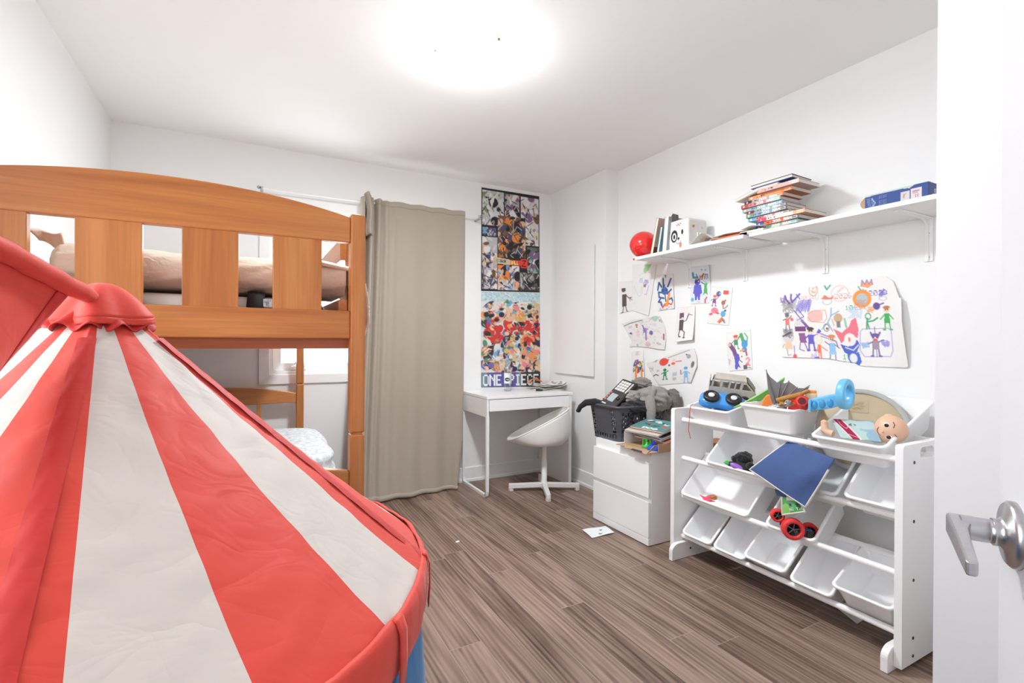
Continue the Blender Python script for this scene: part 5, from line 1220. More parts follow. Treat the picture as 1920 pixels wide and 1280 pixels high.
sheet(k, lambda s, t: Vector((x0-.0008, y0+wid-.006-(wid-.022)*s, SZ+h_-.008-(h_-.018)*t)), 'face_print', ks)
m = MB(); m.prism([(x0+.006, y0+wid-.015, SZ+h_-.05), (x0+.006, y0+wid-.055, SZ+h_-.01), (x0+.006, y0+wid-.050, SZ+h_+.035), (x0+.006, y0+wid-.022, SZ+h_+.048), (x0+.006, y0+wid-.006, SZ+h_+.025)], (.022, 0, 0)); part(m, 'black_ear', mat('ear_dark', rgb(72, 72, 74), .6), ks, bevel=.003)
m = MB(); m.tube([(x0+dep*.35, y0+wid/2, SZ+h_-.003), (x0+dep*.38, y0+wid/2, SZ+h_+.014), (x0+dep*.68, y0+wid/2, SZ+h_+.014), (x0+dep*.72, y0+wid/2, SZ+h_-.003)], .006, 8); part(m, 'handle', CSE, ks)
m = MB(); xm = x0+dep*.52; m.box((xm-.014, y0-.006, SZ+.085), (xm+.014, y0, SZ+.092)); m.box((xm-.014, y0-.006, SZ+.092), (xm-.010, y0, SZ+.108)); m.box((xm+.010, y0-.006, SZ+.092), (xm+.014, y0, SZ+.108)); part(m, 'latch', WHITE, ks, bevel=.001)
k = Ink(50, 70, (222, 220, 216)); k.squig(.22, .2, .07, (196, 92, 48), 12, .05); k.squig(.74, .22, .05, (230, 150, 120), 8, .03); k.squig(.72, .86, .05, (70, 130, 84), 10, .05); k.line([(.5, .05), (.5, .97)], (200, 197, 193), .012)
sheet(k, lambda s, t: Vector((x0+.014+(dep-.028)*s, y0-.0007, SZ+h_-.018-(h_-.034)*t)), 'side_stickers', ks)
# open magazines and loose books in the middle
MG = ['open magazine with curled white page beside the animal case', 'flat cream booklet with orange cover between the case and the book stack', 'thin white paper leaflet resting left of the book stack']
y1_ = PX(1312, 450, 2.24).y
for i, (yq, wq, curl_, bg) in enumerate(((y1_-.035, .20, .045, (228, 226, 222)), (y1_-.20, .22, .004, (222, 214, 202)), (y1_-.335, .13, .010, (228, 226, 224)))):
    f_ = lambda s, t, yq=yq, wq=wq, c_=curl_, i=i: Vector((2.225+.15*t, yq+wq/2-wq*s, SZ+.014+.008*i+c_*(math.sin(PI*min(1, s*1.1))**2)*(1-.3*t)))
    t = thing('open_magazine', MG[i], 'magazine', (2.30, yq, SZ), group='magazines on the wall shelf')
    sheet(page(40, 30, 60+i, .8, bg), f_, 'top_page', t, solid=.001)
    m = MB(); m.box((2.228, yq-wq/2+.004, SZ), (2.372, yq+wq/2-.004, SZ+.0055)); part(m, 'lower_pages', PGC, t)
    m = MB(); m.box((2.222, yq-wq/2, SZ+.006), (2.376, yq+wq/2, SZ+.0075+.004*i)); part(m, 'cover', [PGC, mat('orange_red_cover', rgb(222, 110, 70), .5), PGC][i], t)
# the tall stack of comics: (left px, right px, spine colours left -> right, depth)
ST = [(1403, 1480, (70, 62, 66), (226, 170, 120), (232, 108, 72), .15), (1417, 1496, (70, 70, 74), (150, 186, 168), (130, 168, 166), .16), (1418, 1498, (48, 96, 160), (224, 108, 70), (110, 96, 84), .16), (1421, 1509, (206, 70, 96), (226, 218, 208), (240, 170, 130), .17),
      (1403, 1482, (110, 170, 206), (214, 150, 150), (136, 128, 122), .15), (1399, 1476, (124, 150, 112), (128, 164, 190), (96, 96, 100), .15), (1400, 1476, (118, 52, 74), (156, 176, 158), (104, 100, 104), .15), (1392, 1467, (178, 178, 168), (150, 190, 206), (140, 190, 220), .15),
      (1390, 1463, (176, 74, 80), (206, 130, 130), (160, 204, 186), .15), (1396, 1469, (58, 56, 58), (176, 170, 166), (226, 120, 66), .15), (1404, 1485, (236, 150, 92), (240, 160, 104), (238, 140, 84), .15), (1420, 1498, (232, 166, 158), (226, 180, 172), (236, 196, 186), .165)]
BL = ['dark and cream paperback at the very bottom of the tall book stack', 'teal and grey comic second from the bottom of the book stack', 'blue and orange comic third from the bottom of the book stack', 'peach and pink comic jutting out low in the book stack', 'light blue and brown comic just above the jutting peach one',
      'green and blue comic sixth from the bottom of the book stack', 'maroon and grey green comic in the middle of the book stack', 'pale grey and sky blue comic above the maroon one', 'red and mint comic jutting left in the book stack', 'black and orange comic under the all orange one', 'all orange book third in the upper part of the stack', 'pale pink book jutting right near the top of the stack']
TXT = ['DOG MAN', 'DOG MAN', 'DOG MAN', None, 'DOG MAN', 'DOG MAN', 'DOG MAN', 'DOG MAN', 'DOG MAN', 'DOG MAN', None, None]
z = SZ; PGW = mat('book_pages', rgb(226, 220, 210), .8)
for i, (ul, ur, ca, cb, cc_, dp) in enumerate(ST):
    th = .0172+.0008*(i % 3); v_ = 440-8.8*i; xf = 2.262+.006*math.sin(i*2.1)-(.012 if i in (3, 11) else 0)
    yl, yr = PX(ul, v_, xf).y, PX(ur, v_, xf).y
    t = thing('stacked_book', BL[i], 'book', (xf+dp/2, (yl+yr)/2, z), group='comics stacked on the wall shelf')
    part(MB().box((xf+.002, yr+.002, z+.0015), (xf+dp-.002, yl-.002, z+th-.0015)), 'pages', PGW, t)
    mk = mat('cover_%d' % i, rgb(*[int(q*.75) for q in (cc_ if i % 2 else ca)]), .45)
    m = MB(); m.box((xf, yr, z), (xf+dp, yl, z+.0015)); part(m, 'back_cover', mk, t)
    part(MB().box((xf, yr, z+th-.0015), (xf+dp, yl, z+th-.0001)), 'front_cover', mk, t)
    k = Ink(110, 12, cb); k.rect(0, 0, .2, 1, ca); k.rect(.76, 0, 1, 1, cc_); random.seed(i)
    if TXT[i]: k.text(TXT[i], .40, .2, .62, (244, 242, 238), 1.1, .25)
    for _ in range(5): k.squig(random.uniform(.2, .4), .5, .015, (60, 56, 56), 6, .012)
    k.text('%d' % ((i*7) % 10), .06, .25, .5, (240, 238, 234), 1, .2); k.line([(.84, .3), (.95, .3), (.95, .7), (.84, .7)], (240, 238, 234), .012)
    sheet(k, lambda s, q, xf=xf, yl=yl, yr=yr, z=z, th=th: Vector((xf-.0006, yl+(yr-yl)*s, z+th*(1-q))), 'spine', t)
    z += th
# loose big book and dark-edged book on top
xf = 2.25; yl, yr = PX(1379, 362, xf).y, PX(1460, 335, xf).y
t = thing('large_book', 'large white softcover book sagging to the left atop the stack', 'book', (xf+.09, (yl+yr)/2, z))
fb = lambda s, q, o=0: Vector((xf+.17*q, yl+.004+(yr-yl)*s, z+.012+o-.040*max(0, .55-s)**1.0*1.2+.004*q))
part(MB().grid(lambda s, q: fb(s, q), 16, 8), 'front_cover', mat('white_cover', rgb(224, 220, 214), .5), t, solid=.0012)
part(MB().grid(lambda s, q: fb(.01+.98*s, .01+.98*q, -.0015), 16, 8), 'page_block', PGW, t, solid=.013, offset=-1)
yl, yr = PX(1404, 345, xf).y, PX(1479, 322, xf).y
t = thing('top_book', 'dark edged hardback lying topmost on the book stack with blue underside', 'book', (xf+.1, (yl+yr)/2, z+.02), rot=(-.02, 0, .05))
L_, D_ = (yl-yr)/2, .085
part(MB().box((-D_+.003, -L_+.003, .003), (D_-.003, L_-.003, .015)), 'pages', PGW, t, local=True)
part(MB().box((-D_, -L_, .015), (D_, L_, .0175)), 'front_cover', mat('dark_navy', rgb(40, 46, 62), .4), t, local=True); part(MB().box((-D_, -L_, .0005), (D_, L_, .003)), 'back_cover', mat('blue_board', rgb(66, 90, 150), .5), t, local=True)
# blue box
xf = 2.262; yl, yr = PX(1622, 378, xf).y, PX(1741, 350, xf).y; bh_, bd = .066, .10
t = thing('blue_box', 'long blue cardboard box with white label on the right of the wall shelf', 'box', (xf+bd/2, (yl+yr)/2, SZ))
part(MB().box((xf, yr, SZ+.001), (xf+bd, yl, SZ+bh_)), 'box_body', mat('box_blue', rgb(58, 82, 142), .55), t, bevel=.001)
k = Ink(130, 30, (58, 82, 142)); k.poly([(0, 0), (.55, 0), (.8, .0), (.72, .16), (.6, .1), (0, .12)], (200, 206, 206))
for r_ in range(6): k.text('---- ---', .03+.006*r_, .25+.10*r_, .07, (150, 166, 200)); k.text('---- ----', .24, .22+.10*r_, .07, (140, 156, 194))
k.line([(.12, .3), (.18, .6), (.12, .85)], (190, 200, 220), .012); k.rect(.585, .30, .725, .92, (206, 204, 202)); k.rect(.735, .22, .90, .88, (226, 208, 208)); k.squig(.65, .55, .03, (180, 90, 90), 8, .008)
k.line([(.77, .4), (.86, .4)], (90, 100, 140), .012); k.line([(.77, .5), (.84, .5)], (120, 110, 120), .008); k.text('II', .80, .6, .16, (70, 70, 80))
sheet(k, lambda s, q: Vector((xf-.0006, yl+(yr-yl)*s, SZ+bh_-.0005-(bh_-.003)*q)), 'front_print', t)
k = Ink(40, 30, (84, 96, 140)); k.text('BI', .45, .35, .2, (220, 222, 228), 1, .2); k.text('POWER', .32, .62, .17, (220, 222, 228), 1, .1)
sheet(k, lambda s, q: Vector((xf+bd*s, yr-.0006, SZ+bh_-.0005-(bh_-.003)*q)), 'end_print', t)
m = MB(); n = 10; m.prism([(xf+.004, yl+.0005, SZ+.006)]+[(xf+.008+.0*k, yl+.022*math.sin(PI*k/n), SZ+.006+(bh_-.008)*k/n) for k in range(1, n)]+[(xf+.004, yl+.0005, SZ+bh_-.004)], (.085, 0, 0)); part(m, 'end_flap', BROWNC, t)
m = MB(); m.box((xf-.014, yr+.02, SZ+.0005), (xf, yl-.01, SZ+.003)); part(m, 'bottom_flap', mat('grey_board', rgb(176, 176, 174), .7), t)

# ------------------------------------------------------------------ drawings on the right wall
XW = XR-.0025
def wall_sheet(ink, px, label, bulge=.004, curl=None, grp='childrens drawings on the right wall', name='drawing'):
    ink.a = ink.a*.86+np.array((233, 232, 229))/255*.14
    c4 = [PX(u, v, XW) for u, v in px]; f = quad(*c4, (-1, 0, 0), bulge, curl)
    return sheet_thing(ink, f, name, label, 'drawing', grp, base=(c4[2]+c4[3])/2, solid=.0006, offset=-1)
PAPER = (233, 232, 229)
def perf(k, y=.03):
    for i in range(14): k.ell(.08+i*.065, y, .012, .010, (196, 194, 190))
random.seed(3)
# pale purple sketch with green tape
k = Ink(60, 128, (232, 231, 229)); k.poly([(.52, 0), (.80, 0), (.70, .13), (.58, .19), (.50, .15)], (156, 204, 142))
k.squig(.66, .36, .12, (150, 116, 190), 26, .018, .8); k.ell(.62, .43, .06, .07, (96, 74, 90), 0, .8); k.line([(.80, .42), (.74, .6), (.64, .6)], (170, 130, 200), .02); k.squig(.42, .33, .10, (150, 180, 206), 20, .014, .7)
k.line([(.30, .24), (.5, .18), (.62, .17)], (226, 170, 180), .012, .7); k.line([(.70, .16), (.84, .17), (.88, .22)], (200, 150, 190), .012, .8); k.line([(.48, .45), (.46, .64), (.36, .66), (.2, .57), (.1, .46)], (160, 200, 210), .02, .7); k.line([(.5, .45), (.55, .6)], (226, 180, 160), .02, .6); k.squig(.12, .82, .06, (190, 190, 194), 8, .014, .7)
wall_sheet(k, [(1186, 496), (1231, 495), (1217, 592), (1186, 582)], 'pale purple and blue pencil sketch hung with green tape under the shelf end', .003, lambda s, t: .006*s*t)
# black stick figure (left)
k = Ink(40, 86, (231, 229, 226)); k.ell(.36, .30, .15, .10, (86, 62, 54)); k.rect(.2, .22, .5, .30, (74, 54, 48)); k.poly([(.26, .42), (.58, .42), (.58, .80), (.26, .80)], (70, 58, 50)); k.line([(.56, .46), (.74, .56), (.92, .55)], (52, 44, 40), .05); k.line([(.8, .55), (.94, .64)], (52, 44, 40), .03); k.line([(.8, .57), (.82, .66)], (52, 44, 40), .03)
k.line([(.34, .8), (.28, .98)], (52, 44, 40), .05); k.line([(.5, .8), (.58, .97), (.66, .98)], (52, 44, 40), .05); k.line([(.16, .99), (.3, .985)], (52, 44, 40), .05); perf(k)
wall_sheet(k, [(1161, 528), (1186, 526), (1186, 582), (1161, 588)], 'black armless-headed marker figure walking, leftmost drawing at the wall corner', .003)
# blue scribble monster with orange
k = Ink(50, 96, PAPER); k.poly([(.46, .02), (.62, .02), (.56, .13)], (86, 168, 122)); B = (46, 96, 168); N_ = (40, 52, 108)
for a in (((.30, .35), (.14, .22), (.05, .42)), ((.42, .42), (.40, .12)), ((.66, .35), (.86, .14)), ((.3, .5), (.1, .48), (.12, .62), (.4, .66)), ((.6, .55), (.85, .44)), ((.2, .66), (.06, .74), (.22, .76)), ((.6, .72), (.85, .68), (.9, .76))): k.line(a, B, .09); k.line(a, N_, .03)
k.ell(.46, .46, .2, .2, B); k.ell(.38, .45, .06, .06, N_); k.ell(.58, .45, .06, .06, N_); k.rect(.42, .28, .5, .42, (90, 78, 170)); k.line([(.48, .55), (.50, .75)], N_, .06)
k.line([(.72, .56), (.62, .72), (.56, .86)], (240, 138, 58), .13); k.ell(.5, .84, .14, .1, (240, 138, 58)); k.line([(.2, .80), (.3, .9), (.4, .84)], (206, 54, 58), .07); k.line([(.66, .82), (.8, .86), (.9, .8)], (196, 50, 56), .06); k.ell(.24, .82, .06, .08, B)
for _ in range(16): x, y = random.uniform(.1, .9), random.uniform(.9, .99); k.line([(x, y), (x+.06, y+.01)], random.choice([(60, 60, 70), (220, 110, 150), (70, 120, 180)]), .02)
k.mask &= ~((k.y > .975) & ((k.x*23).astype(int) % 2 == 0)); perf(k)
wall_sheet(k, [(1231, 515), (1262, 513), (1266, 579), (1234, 584)], 'busy blue scribbled creature with orange tail under the left shelf board', .003, lambda s, t: .010*max(0, s-.75)/.25*t)
# violet figure and green one with letters
k = Ink(56, 100, (224, 226, 231)); perf(k); k.squig(.55, .12, .05, (80, 120, 180), 9, .02); k.squig(.75, .13, .05, (90, 140, 190), 9, .02); k.line([(.12, .18), (.16, .3), (.34, .30), (.42, .36)], (44, 140, 178), .10); k.line([(.30, .22), (.36, .3)], (44, 100, 178), .05); k.line([(.54, .30), (.66, .22), (.58, .36)], (170, 84, 60), .06); k.line([(.48, .26), (.5, .36)], (170, 84, 60), .04)
k.line([(.70, .36), (.72, .24), (.78, .24), (.79, .36)], (92, 84, 130), .035); k.line([(.80, .25), (.86, .24), (.88, .35)], (92, 84, 130), .035); k.line([(.7, .42), (.9, .48)], (150, 160, 196), .02)
k.ell(.36, .42, .14, .16, (72, 66, 180)); k.poly([(.2, .5), (.54, .5), (.6, .72), (.5, .76), (.48, .9), (.40, .9), (.36, .78), (.32, .9), (.24, .9), (.22, .74), (.14, .72)], (84, 80, 196)); k.ell(.3, .42, .05, .05, (40, 44, 100)); k.ell(.42, .41, .03, .03, (240, 240, 240)); k.ell(.34, .34, .10, .04, (200, 146, 70))
k.line([(.56, .44), (.72, .50)], (40, 104, 60), .04); k.poly([(.70, .50), (.82, .50), (.84, .72), (.88, .78), (.74, .73), (.60, .80), (.68, .70)], (66, 168, 78)); k.ell(.78, .50, .07, .06, (70, 178, 84)); k.ell(.10, .88, .08, .09, (80, 170, 200)); k.ell(.42, .95, .08, .05, (216, 206, 190)); k.line([(.74, .98), (.74, .9), (.82, .84)], (206, 64, 66), .06)
wall_sheet(k, [(1295, 500), (1333, 496), (1332, 568), (1295, 570)], 'violet and green figures with small letters drawn beside the second bracket', .003, lambda s, t: .018*max(0, s-.72)/.28*max(0, .55-t)/.55)
# small coloured figures
k = Ink(58, 108, PAPER); perf(k); k.rect(.60, .10, .84, .20, (232, 70, 62)); k.ell(.40, .20, .11, .13, (108, 74, 140)); k.ell(.47, .19, .06, .05, (120, 200, 226))
k.figure(.24, .52, .28, (110, 70, 128), (224, 178, 140), (110, 70, 128), (226, 84, 88), (.3, .9), .03)
k.ell(.30, .64, .17, .14, (236, 122, 138)); k.ell(.14, .74, .10, .06, (228, 84, 92), -.4); k.ell(.44, .70, .10, .05, (228, 84, 92), .2)
k.ell(.66, .42, .09, .11, (168, 92, 66)); k.ell(.74, .36, .04, .04, (168, 92, 66)); k.line([(.66, .48), (.68, .57), (.78, .55), (.86, .48)], (120, 66, 52), .035)
k.ell(.70, .71, .11, .15, (84, 160, 206)); k.ell(.78, .62, .05, .05, (76, 60, 120)); k.poly([(.56, .86), (.66, .78), (.80, .86), (.86, .95), (.72, .9), (.58, .96), (.46, .93)], (226, 120, 70)); k.line([(.66, .84), (.8, .94)], (70, 120, 160), .04); k.line([(.62, .9), (.56, .96)], (214, 60, 70), .04)
wall_sheet(k, [(1334, 536), (1374, 538), (1366, 610), (1326, 606)], 'white sheet of small red, pink, brown and blue marker creatures', .003)
# second black stick figure
k = Ink(44, 96, (234, 232, 228)); perf(k, .02); k.squig(.45, .10, .2, (240, 206, 180), 14, .014, .8); k.rect(.16, .18, .42, .34, (98, 60, 92)); k.ell(.33, .33, .07, .06, (226, 196, 186)); k.poly([(.16, .38), (.40, .38), (.42, .68), (.16, .68)], (74, 62, 60)); k.line([(.40, .44), (.56, .40), (.64, .28)], (56, 48, 52), .045); k.line([(.60, .29), (.72, .24), (.86, .27)], (56, 48, 52), .03); k.line([(.64, .26), (.68, .20)], (56, 48, 52), .03)
k.line([(.22, .68), (.16, .80), (.22, .86)], (56, 48, 52), .05); k.line([(.36, .68), (.50, .74), (.48, .88)], (56, 48, 52), .05); k.ell(.24, .86, .07, .03, (50, 42, 46)); k.ell(.48, .90, .07, .035, (50, 42, 46))
wall_sheet(k, [(1270, 576), (1304, 573), (1303, 637), (1270, 641)], 'black marker figure raising one hand, drawing in the middle of the wall', .003, lambda s, t: .020*t*t+.004*s)
# torn collage
k = Ink(104, 84, (226, 223, 220))
for _ in range(60):
    x, y = random.uniform(.12, .92), random.uniform(.1, .9); k.squig(x, y, random.uniform(.015, .05), random.choice([(196, 170, 190), (150, 170, 200), (220, 190, 170), (170, 190, 170), (190, 180, 210), (214, 150, 150), (110, 100, 120)]), 7, .007, .7)
k.line([(.05, .22), (.2, .14), (.5, .08)], (70, 54, 54), .018); k.squig(.55, .42, .06, (130, 92, 176), 30, .016); k.line([(.5, .25), (.56, .5), (.55, .72)], (130, 92, 176), .03); k.ell(.68, .50, .04, .055, (106, 80, 150)); k.squig(.80, .08, .07, (130, 200, 180), 26, .02); k.squig(.68, .09, .05, (226, 160, 180), 12, .012); k.ell(.2, .5, .03, .03, (86, 70, 120)); k.squig(.58, .86, .07, (224, 150, 150), 22, .012); k.line([(.95, .55), (.94, .7)], (170, 70, 70), .03); k.squig(.38, .5, .06, (236, 190, 160), 20, .014); k.squig(.34, .9, .03, (120, 180, 140), 10, .014); k.ell(.36, .22, .03, .03, (200, 80, 110)); k.ell(.36, .29, .02, .02, (70, 130, 90))
k.mask &= ~k.inside([(-.1, -.1), (.45, -.1), (.0, .12)]) & ~k.inside([(-.1, .15), (.01, .15), (.20, .8), (.05, 1.1), (-.1, 1.1)]) & ~k.inside([(.88, -.1), (1.1, -.1), (1.1, 1.1), (.93, 1.1), (.99, .72), (.99, .35)]) & ~k.inside([(.15, 1.1), (.2, .97), (.55, .96), (.9, 1.02), (.9, 1.1)])
wall_sheet(k, [(1166, 601), (1246, 590), (1252, 656), (1172, 650)], 'torn sheet covered in tiny pastel doodles with a violet figure', .002, lambda s, t: .012*s*max(0, .4-t)+.006*t*s+.02*max(0, .25-s)*max(0, .5-t))
# brightly striped creature
k = Ink(40, 86, PAPER); k.squig(.55, .08, .18, (232, 150, 130), 18, .02, .7); k.squig(.4, .14, .12, (160, 190, 200), 10, .02, .6)
pal = [(240, 134, 50), (206, 52, 52), (44, 128, 130), (80, 70, 150), (236, 196, 70), (60, 52, 60), (210, 80, 130)]
for i in range(34):
    x, y = random.uniform(.2, .9), random.uniform(.32, .66)
    if abs(x-.55)+abs(y-.5) < .52: k.line([(x, y), (x+random.uniform(-.1, .1), y+random.uniform(.04, .12))], pal[i % 7], .11)
for i in range(16): x, y = random.uniform(.2, .9), random.uniform(.34, .7); k.line([(x, y), (x+random.uniform(-.08, .08), y+.06)], (50, 44, 50), .03)
k.line([(.36, .7), (.34, .95)], (240, 134, 50), .16); k.line([(.80, .68), (.80, .9)], (240, 134, 50), .13); k.line([(.24, .97), (.5, .97)], (196, 120, 60), .06); k.line([(.72, .92), (.88, .92)], (196, 120, 60), .06); k.ell(.2, .66, .09, .06, (44, 150, 150))
wall_sheet(k, [(1184, 659), (1206, 656), (1210, 711), (1185, 713)], 'narrow drawing of a brightly striped orange-legged creature, lowest at left', .002, lambda s, t: .010*s*t)
# figures sheet behind the hoodie
k = Ink(120, 90, (226, 224, 222)); G = (40, 124, 78)
k.ell(.36, .30, .09, .085, (226, 58, 46), -.2); k.poly([(.28, .30), (.36, .22), (.47, .24), (.44, .36), (.36, .40)], (226, 58, 46)); k.ell(.55, .38, .04, .03, (232, 90, 84)); k.line([(.60, .33), (.70, .33)], (232, 90, 84), .022); k.squig(.2, .25, .06, (120, 96, 150), 9, .01); k.squig(.09, .5, .06, (150, 130, 150), 10, .008); k.squig(.24, .55, .025, (214, 120, 140), 14, .01); k.squig(.56, .28, .03, (230, 150, 160), 8, .008)
k.figure(.385, .83, .34, G, G, G, None, (.3, .7), .02, .8); k.figure(.78, .97, .50, (120, 176, 222), (120, 176, 222), (120, 176, 222), None, (.3, .3), .018, .62); k.squig(.57, .7, .05, (130, 140, 170), 40, .006, .7); k.squig(.57, .85, .04, (120, 120, 140), 20, .006, .7); k.line([(.69, .6), (.69, .72)], (170, 60, 90), .016); k.ell(.91, .47, .03, .07, (96, 96, 100), .2); k.ell(.84, .22, .04, .05, (150, 160, 180)); k.ell(.80, .16, .015, .015, (70, 80, 100)); k.line([(.14, .70), (.2, .66), (.25, .69)], (46, 60, 50), .02); k.ell(.47, .42, .02, .02, (80, 70, 110))
for i in range(26): k.ell(.45+i*.016, .19-i*.006, .008, .010, (150, 148, 146))
for _ in range(14): x, y = random.uniform(.7, .95), random.uniform(.85, .97); k.ell(x, y, .006, .006, (226, 150, 150))
k.mask &= ~k.inside([(-.1, -.1), (.84, -.1), (.55, .08), (.02, .26), (-.1, .3)]) & ~k.inside([(-.1, .3), (.01, .36), (.26, 1.02), (-.1, 1.1)]) & ~k.inside([(.93, -.1), (1.1, -.1), (1.1, 1.1), (.86, 1.1), (.90, .9), (.99, .55), (.99, .25)])
wall_sheet(k, [(1214, 664), (1308, 652), (1310, 716), (1212, 724)], 'torn-edged drawing with red blob, green man and pale blue man', .003, lambda s, t: .016*max(0, s-.8)/.2*t+.008*max(0, .45-t)*s)
# tall crowded sheet
k = Ink(60, 96, PAPER); perf(k, .05); k.figure(.40, .46, .34, (62, 132, 88), (224, 180, 150), (62, 132, 88), (222, 58, 52), (.2, .9), .028); k.line([(.62, .12), (.7, .3)], (66, 162, 84), .13); k.line([(.76, .1), (.86, .2), (.84, .32)], (66, 162, 84), .04); k.line([(.5, .2), (.58, .14)], (66, 162, 84), .04)
k.ell(.74, .36, .12, .16, (62, 146, 206)); k.ell(.72, .50, .10, .10, (70, 130, 190)); k.line([(.56, .52), (.7, .50)], (240, 150, 90), .07); k.line([(.78, .54), (.80, .64)], (206, 60, 72), .06)
k.line([(.14, .34), (.3, .5), (.34, .6)], (112, 64, 120), .17); k.ell(.12, .34, .07, .07, (222, 180, 150)); k.poly([(.28, .60), (.48, .58), (.52, .70), (.44, .8), (.52, .94), (.42, .9), (.36, .98), (.28, .94), (.30, .78)], (82, 78, 196)); k.ell(.38, .64, .09, .06, (82, 78, 196)); k.ell(.37, .65, .04, .02, (206, 60, 60)); k.line([(.50, .74), (.6, .8)], (60, 60, 120), .03)
k.line([(.76, .74), (.84, .70), (.9, .76), (.8, .84), (.9, .9)], (236, 120, 140), .05); k.ell(.80, .86, .08, .06, (236, 120, 140)); k.rect(.64, .88, .78, .98, (86, 82, 90)); k.line([(.78, .94), (.94, .96)], (60, 56, 60), .02); k.ell(.6, .66, .03, .03, (150, 90, 70)); k.poly([(.02, .68), (.12, .7), (.1, .8), (.04, .86)], (206, 196, 166))
wall_sheet(k, [(1361, 622), (1407, 616), (1411, 692), (1367, 696)], 'crowded coloured marker drawing hung above the toy jeep', .003)
# the big drawing
k = Ink(200, 150, (233, 231, 229)); random.seed(21); k.wk = .75; P = (104, 66, 150); V = (92, 78, 190); D = (90, 84, 88)
k.squig(.08, .29, .06, D, 50, .006, .7); k.squig(.13, .26, .05, (110, 106, 108), 40, .006, .6); k.line([(.06, .15), (.07, .2), (.10, .25)], P, .022); k.line([(.12, .14), (.115, .19), (.13, .24)], P, .022); k.line([(.14, .22), (.20, .14)], V, .022); k.line([(.17, .14), (.20, .20)], V, .012); k.squig(.04, .2, .03, P, 20, .008)
for t_, x, y, c_ in (('2024', .20, .165, (216, 176, 176)), ('V', .34, .17, (206, 180, 180)), ('2026', .50, .165, (206, 150, 150)), ('2028', .76, .155, (110, 90, 170))): k.text(t_, x, y, .06, c_, .9)
k.ell(.325, .105, .04, .055, (176, 120, 84), 0, .8, .14); k.squig(.325, .105, .03, (196, 140, 100), 16, .006); k.line([(.42, .05), (.44, .11), (.47, .06)], (46, 150, 100), .016); k.ell(.545, .165, .07, .07, (214, 150, 150), 0, .7, .08); k.squig(.55, .12, .03, (206, 140, 150), 9, .005)
k.poly([(.39, .22), (.42, .17), (.46, .21), (.50, .18), (.48, .23)], (226, 110, 90)); k.ell(.44, .25, .04, .03, (150, 140, 150), 0, .7, .15)
k.poly([(.71, .10), (.72, .03), (.74, .08), (.755, .03), (.77, .08), (.79, .03), (.795, .09), (.76, .125)], (232, 150, 96)); k.line([(.71, .10), (.72, .03), (.74, .08), (.755, .03), (.77, .08), (.79, .03), (.795, .09)], V, .006); k.line([(.69, .10), (.71, .16), (.74, .18), (.70, .13)], (46, 150, 100), .010); k.squig(.73, .15, .02, (46, 150, 100), 10, .006)
k.ell(.71, .24, .068, .075, (240, 138, 52)); k.ell(.71, .245, .042, .05, (170, 186, 186)); k.squig(.70, .31, .05, (196, 120, 100), 24, .006, .7)
k.line([(.84, .20), (.87, .15), (.85, .22)], V, .010); k.squig(.86, .20, .03, V, 9, .006, .8); k.ell(.86, .25, .03, .018, (150, 140, 160), 0, .7, .2)
k.scrib(.17, .22, .30, .36, V, 24, .008, .85, .5); k.line([(.18, .33), (.23, .42), (.17, .46)], V, .010); k.line([(.14, .34), (.22, .48), (.27, .58)], P, .012); k.line([(.21, .47), (.29, .60)], P, .032)
for i in range(26): k.line([(.27+.005*i, .37-.02*math.sin(i*.13)), (.265+.005*i, .47+.02*math.sin(i*.13))], (232, 150, 136), .006, .75)
k.line([(.27, .39), (.32, .355), (.42, .35), (.43, .45), (.40, .50), (.29, .48), (.27, .43)], (226, 120, 100), .006)
k.line([(.47, .33), (.465, .42), (.435, .50), (.47, .60)], (120, 160, 206), .012); k.line([(.435, .50), (.38, .58)], (120, 160, 206), .010); k.line([(.46, .42), (.53, .37)], (120, 160, 206), .012); k.ell(.42, .56, .025, .035, (70, 60, 60), 0, .8, .2); k.ell(.425, .57, .01, .01, (150, 50, 50))
k.text('10-', .58, .31, .05, (80, 170, 130)); k.text('10-', .53, .87, .06, (80, 180, 110))
k.ell(.52, .45, .035, .04, (186, 140, 96), 0, .8); k.rect(.505, .49, .535, .56, (120, 110, 116)); k.line([(.47, .46), (.485, .54)], (230, 170, 130), .012); k.line([(.57, .46), (.58, .56)], (120, 190, 160), .02); k.squig(.65, .40, .06, (160, 190, 220), 40, .006, .7)
k.poly([(.475, .57), (.54, .62), (.60, .55), (.62, .48), (.655, .45), (.67, .58), (.66, .68), (.60, .66), (.53, .74)], (230, 100, 118)); k.poly([(.52, .75), (.58, .78), (.655, .70), (.67, .76), (.645, .84), (.60, .88), (.55, .85)], (64, 84, 186)); k.ell(.60, .70, .045, .055, (233, 231, 229)); k.ell(.595, .70, .008, .02, (220, 120, 60)); k.poly([(.57, .86), (.66, .84), (.675, .95), (.65, 1.0), (.60, .99), (.575, .93)], (58, 92, 190)); k.ell(.615, .91, .03, .04, (226, 228, 236)); k.line([(.56, .79), (.62, .82), (.66, .76)], (226, 228, 236), .012)
k.figure(.88, .59, .26, (58, 160, 76), (232, 196, 170), (58, 160, 76), (190, 100, 60), (.2, .2), .012, .8); k.ell(.81, .33, .025, .03, (80, 62, 130)); k.line([(.82, .32), (.86, .30)], (80, 62, 130), .014); k.squig(.77, .37, .03, (226, 130, 70), 24, .008)
k.line([(.73, .58), (.735, .50), (.74, .46)], (40, 140, 84), .014); k.ell(.745, .44, .022, .03, (40, 140, 84), 0, 1, .3); k.line([(.74, .50), (.78, .49), (.81, .46)], (40, 140, 84), .016); k.line([(.735, .5), (.75, .58)], (40, 140, 84), .012)
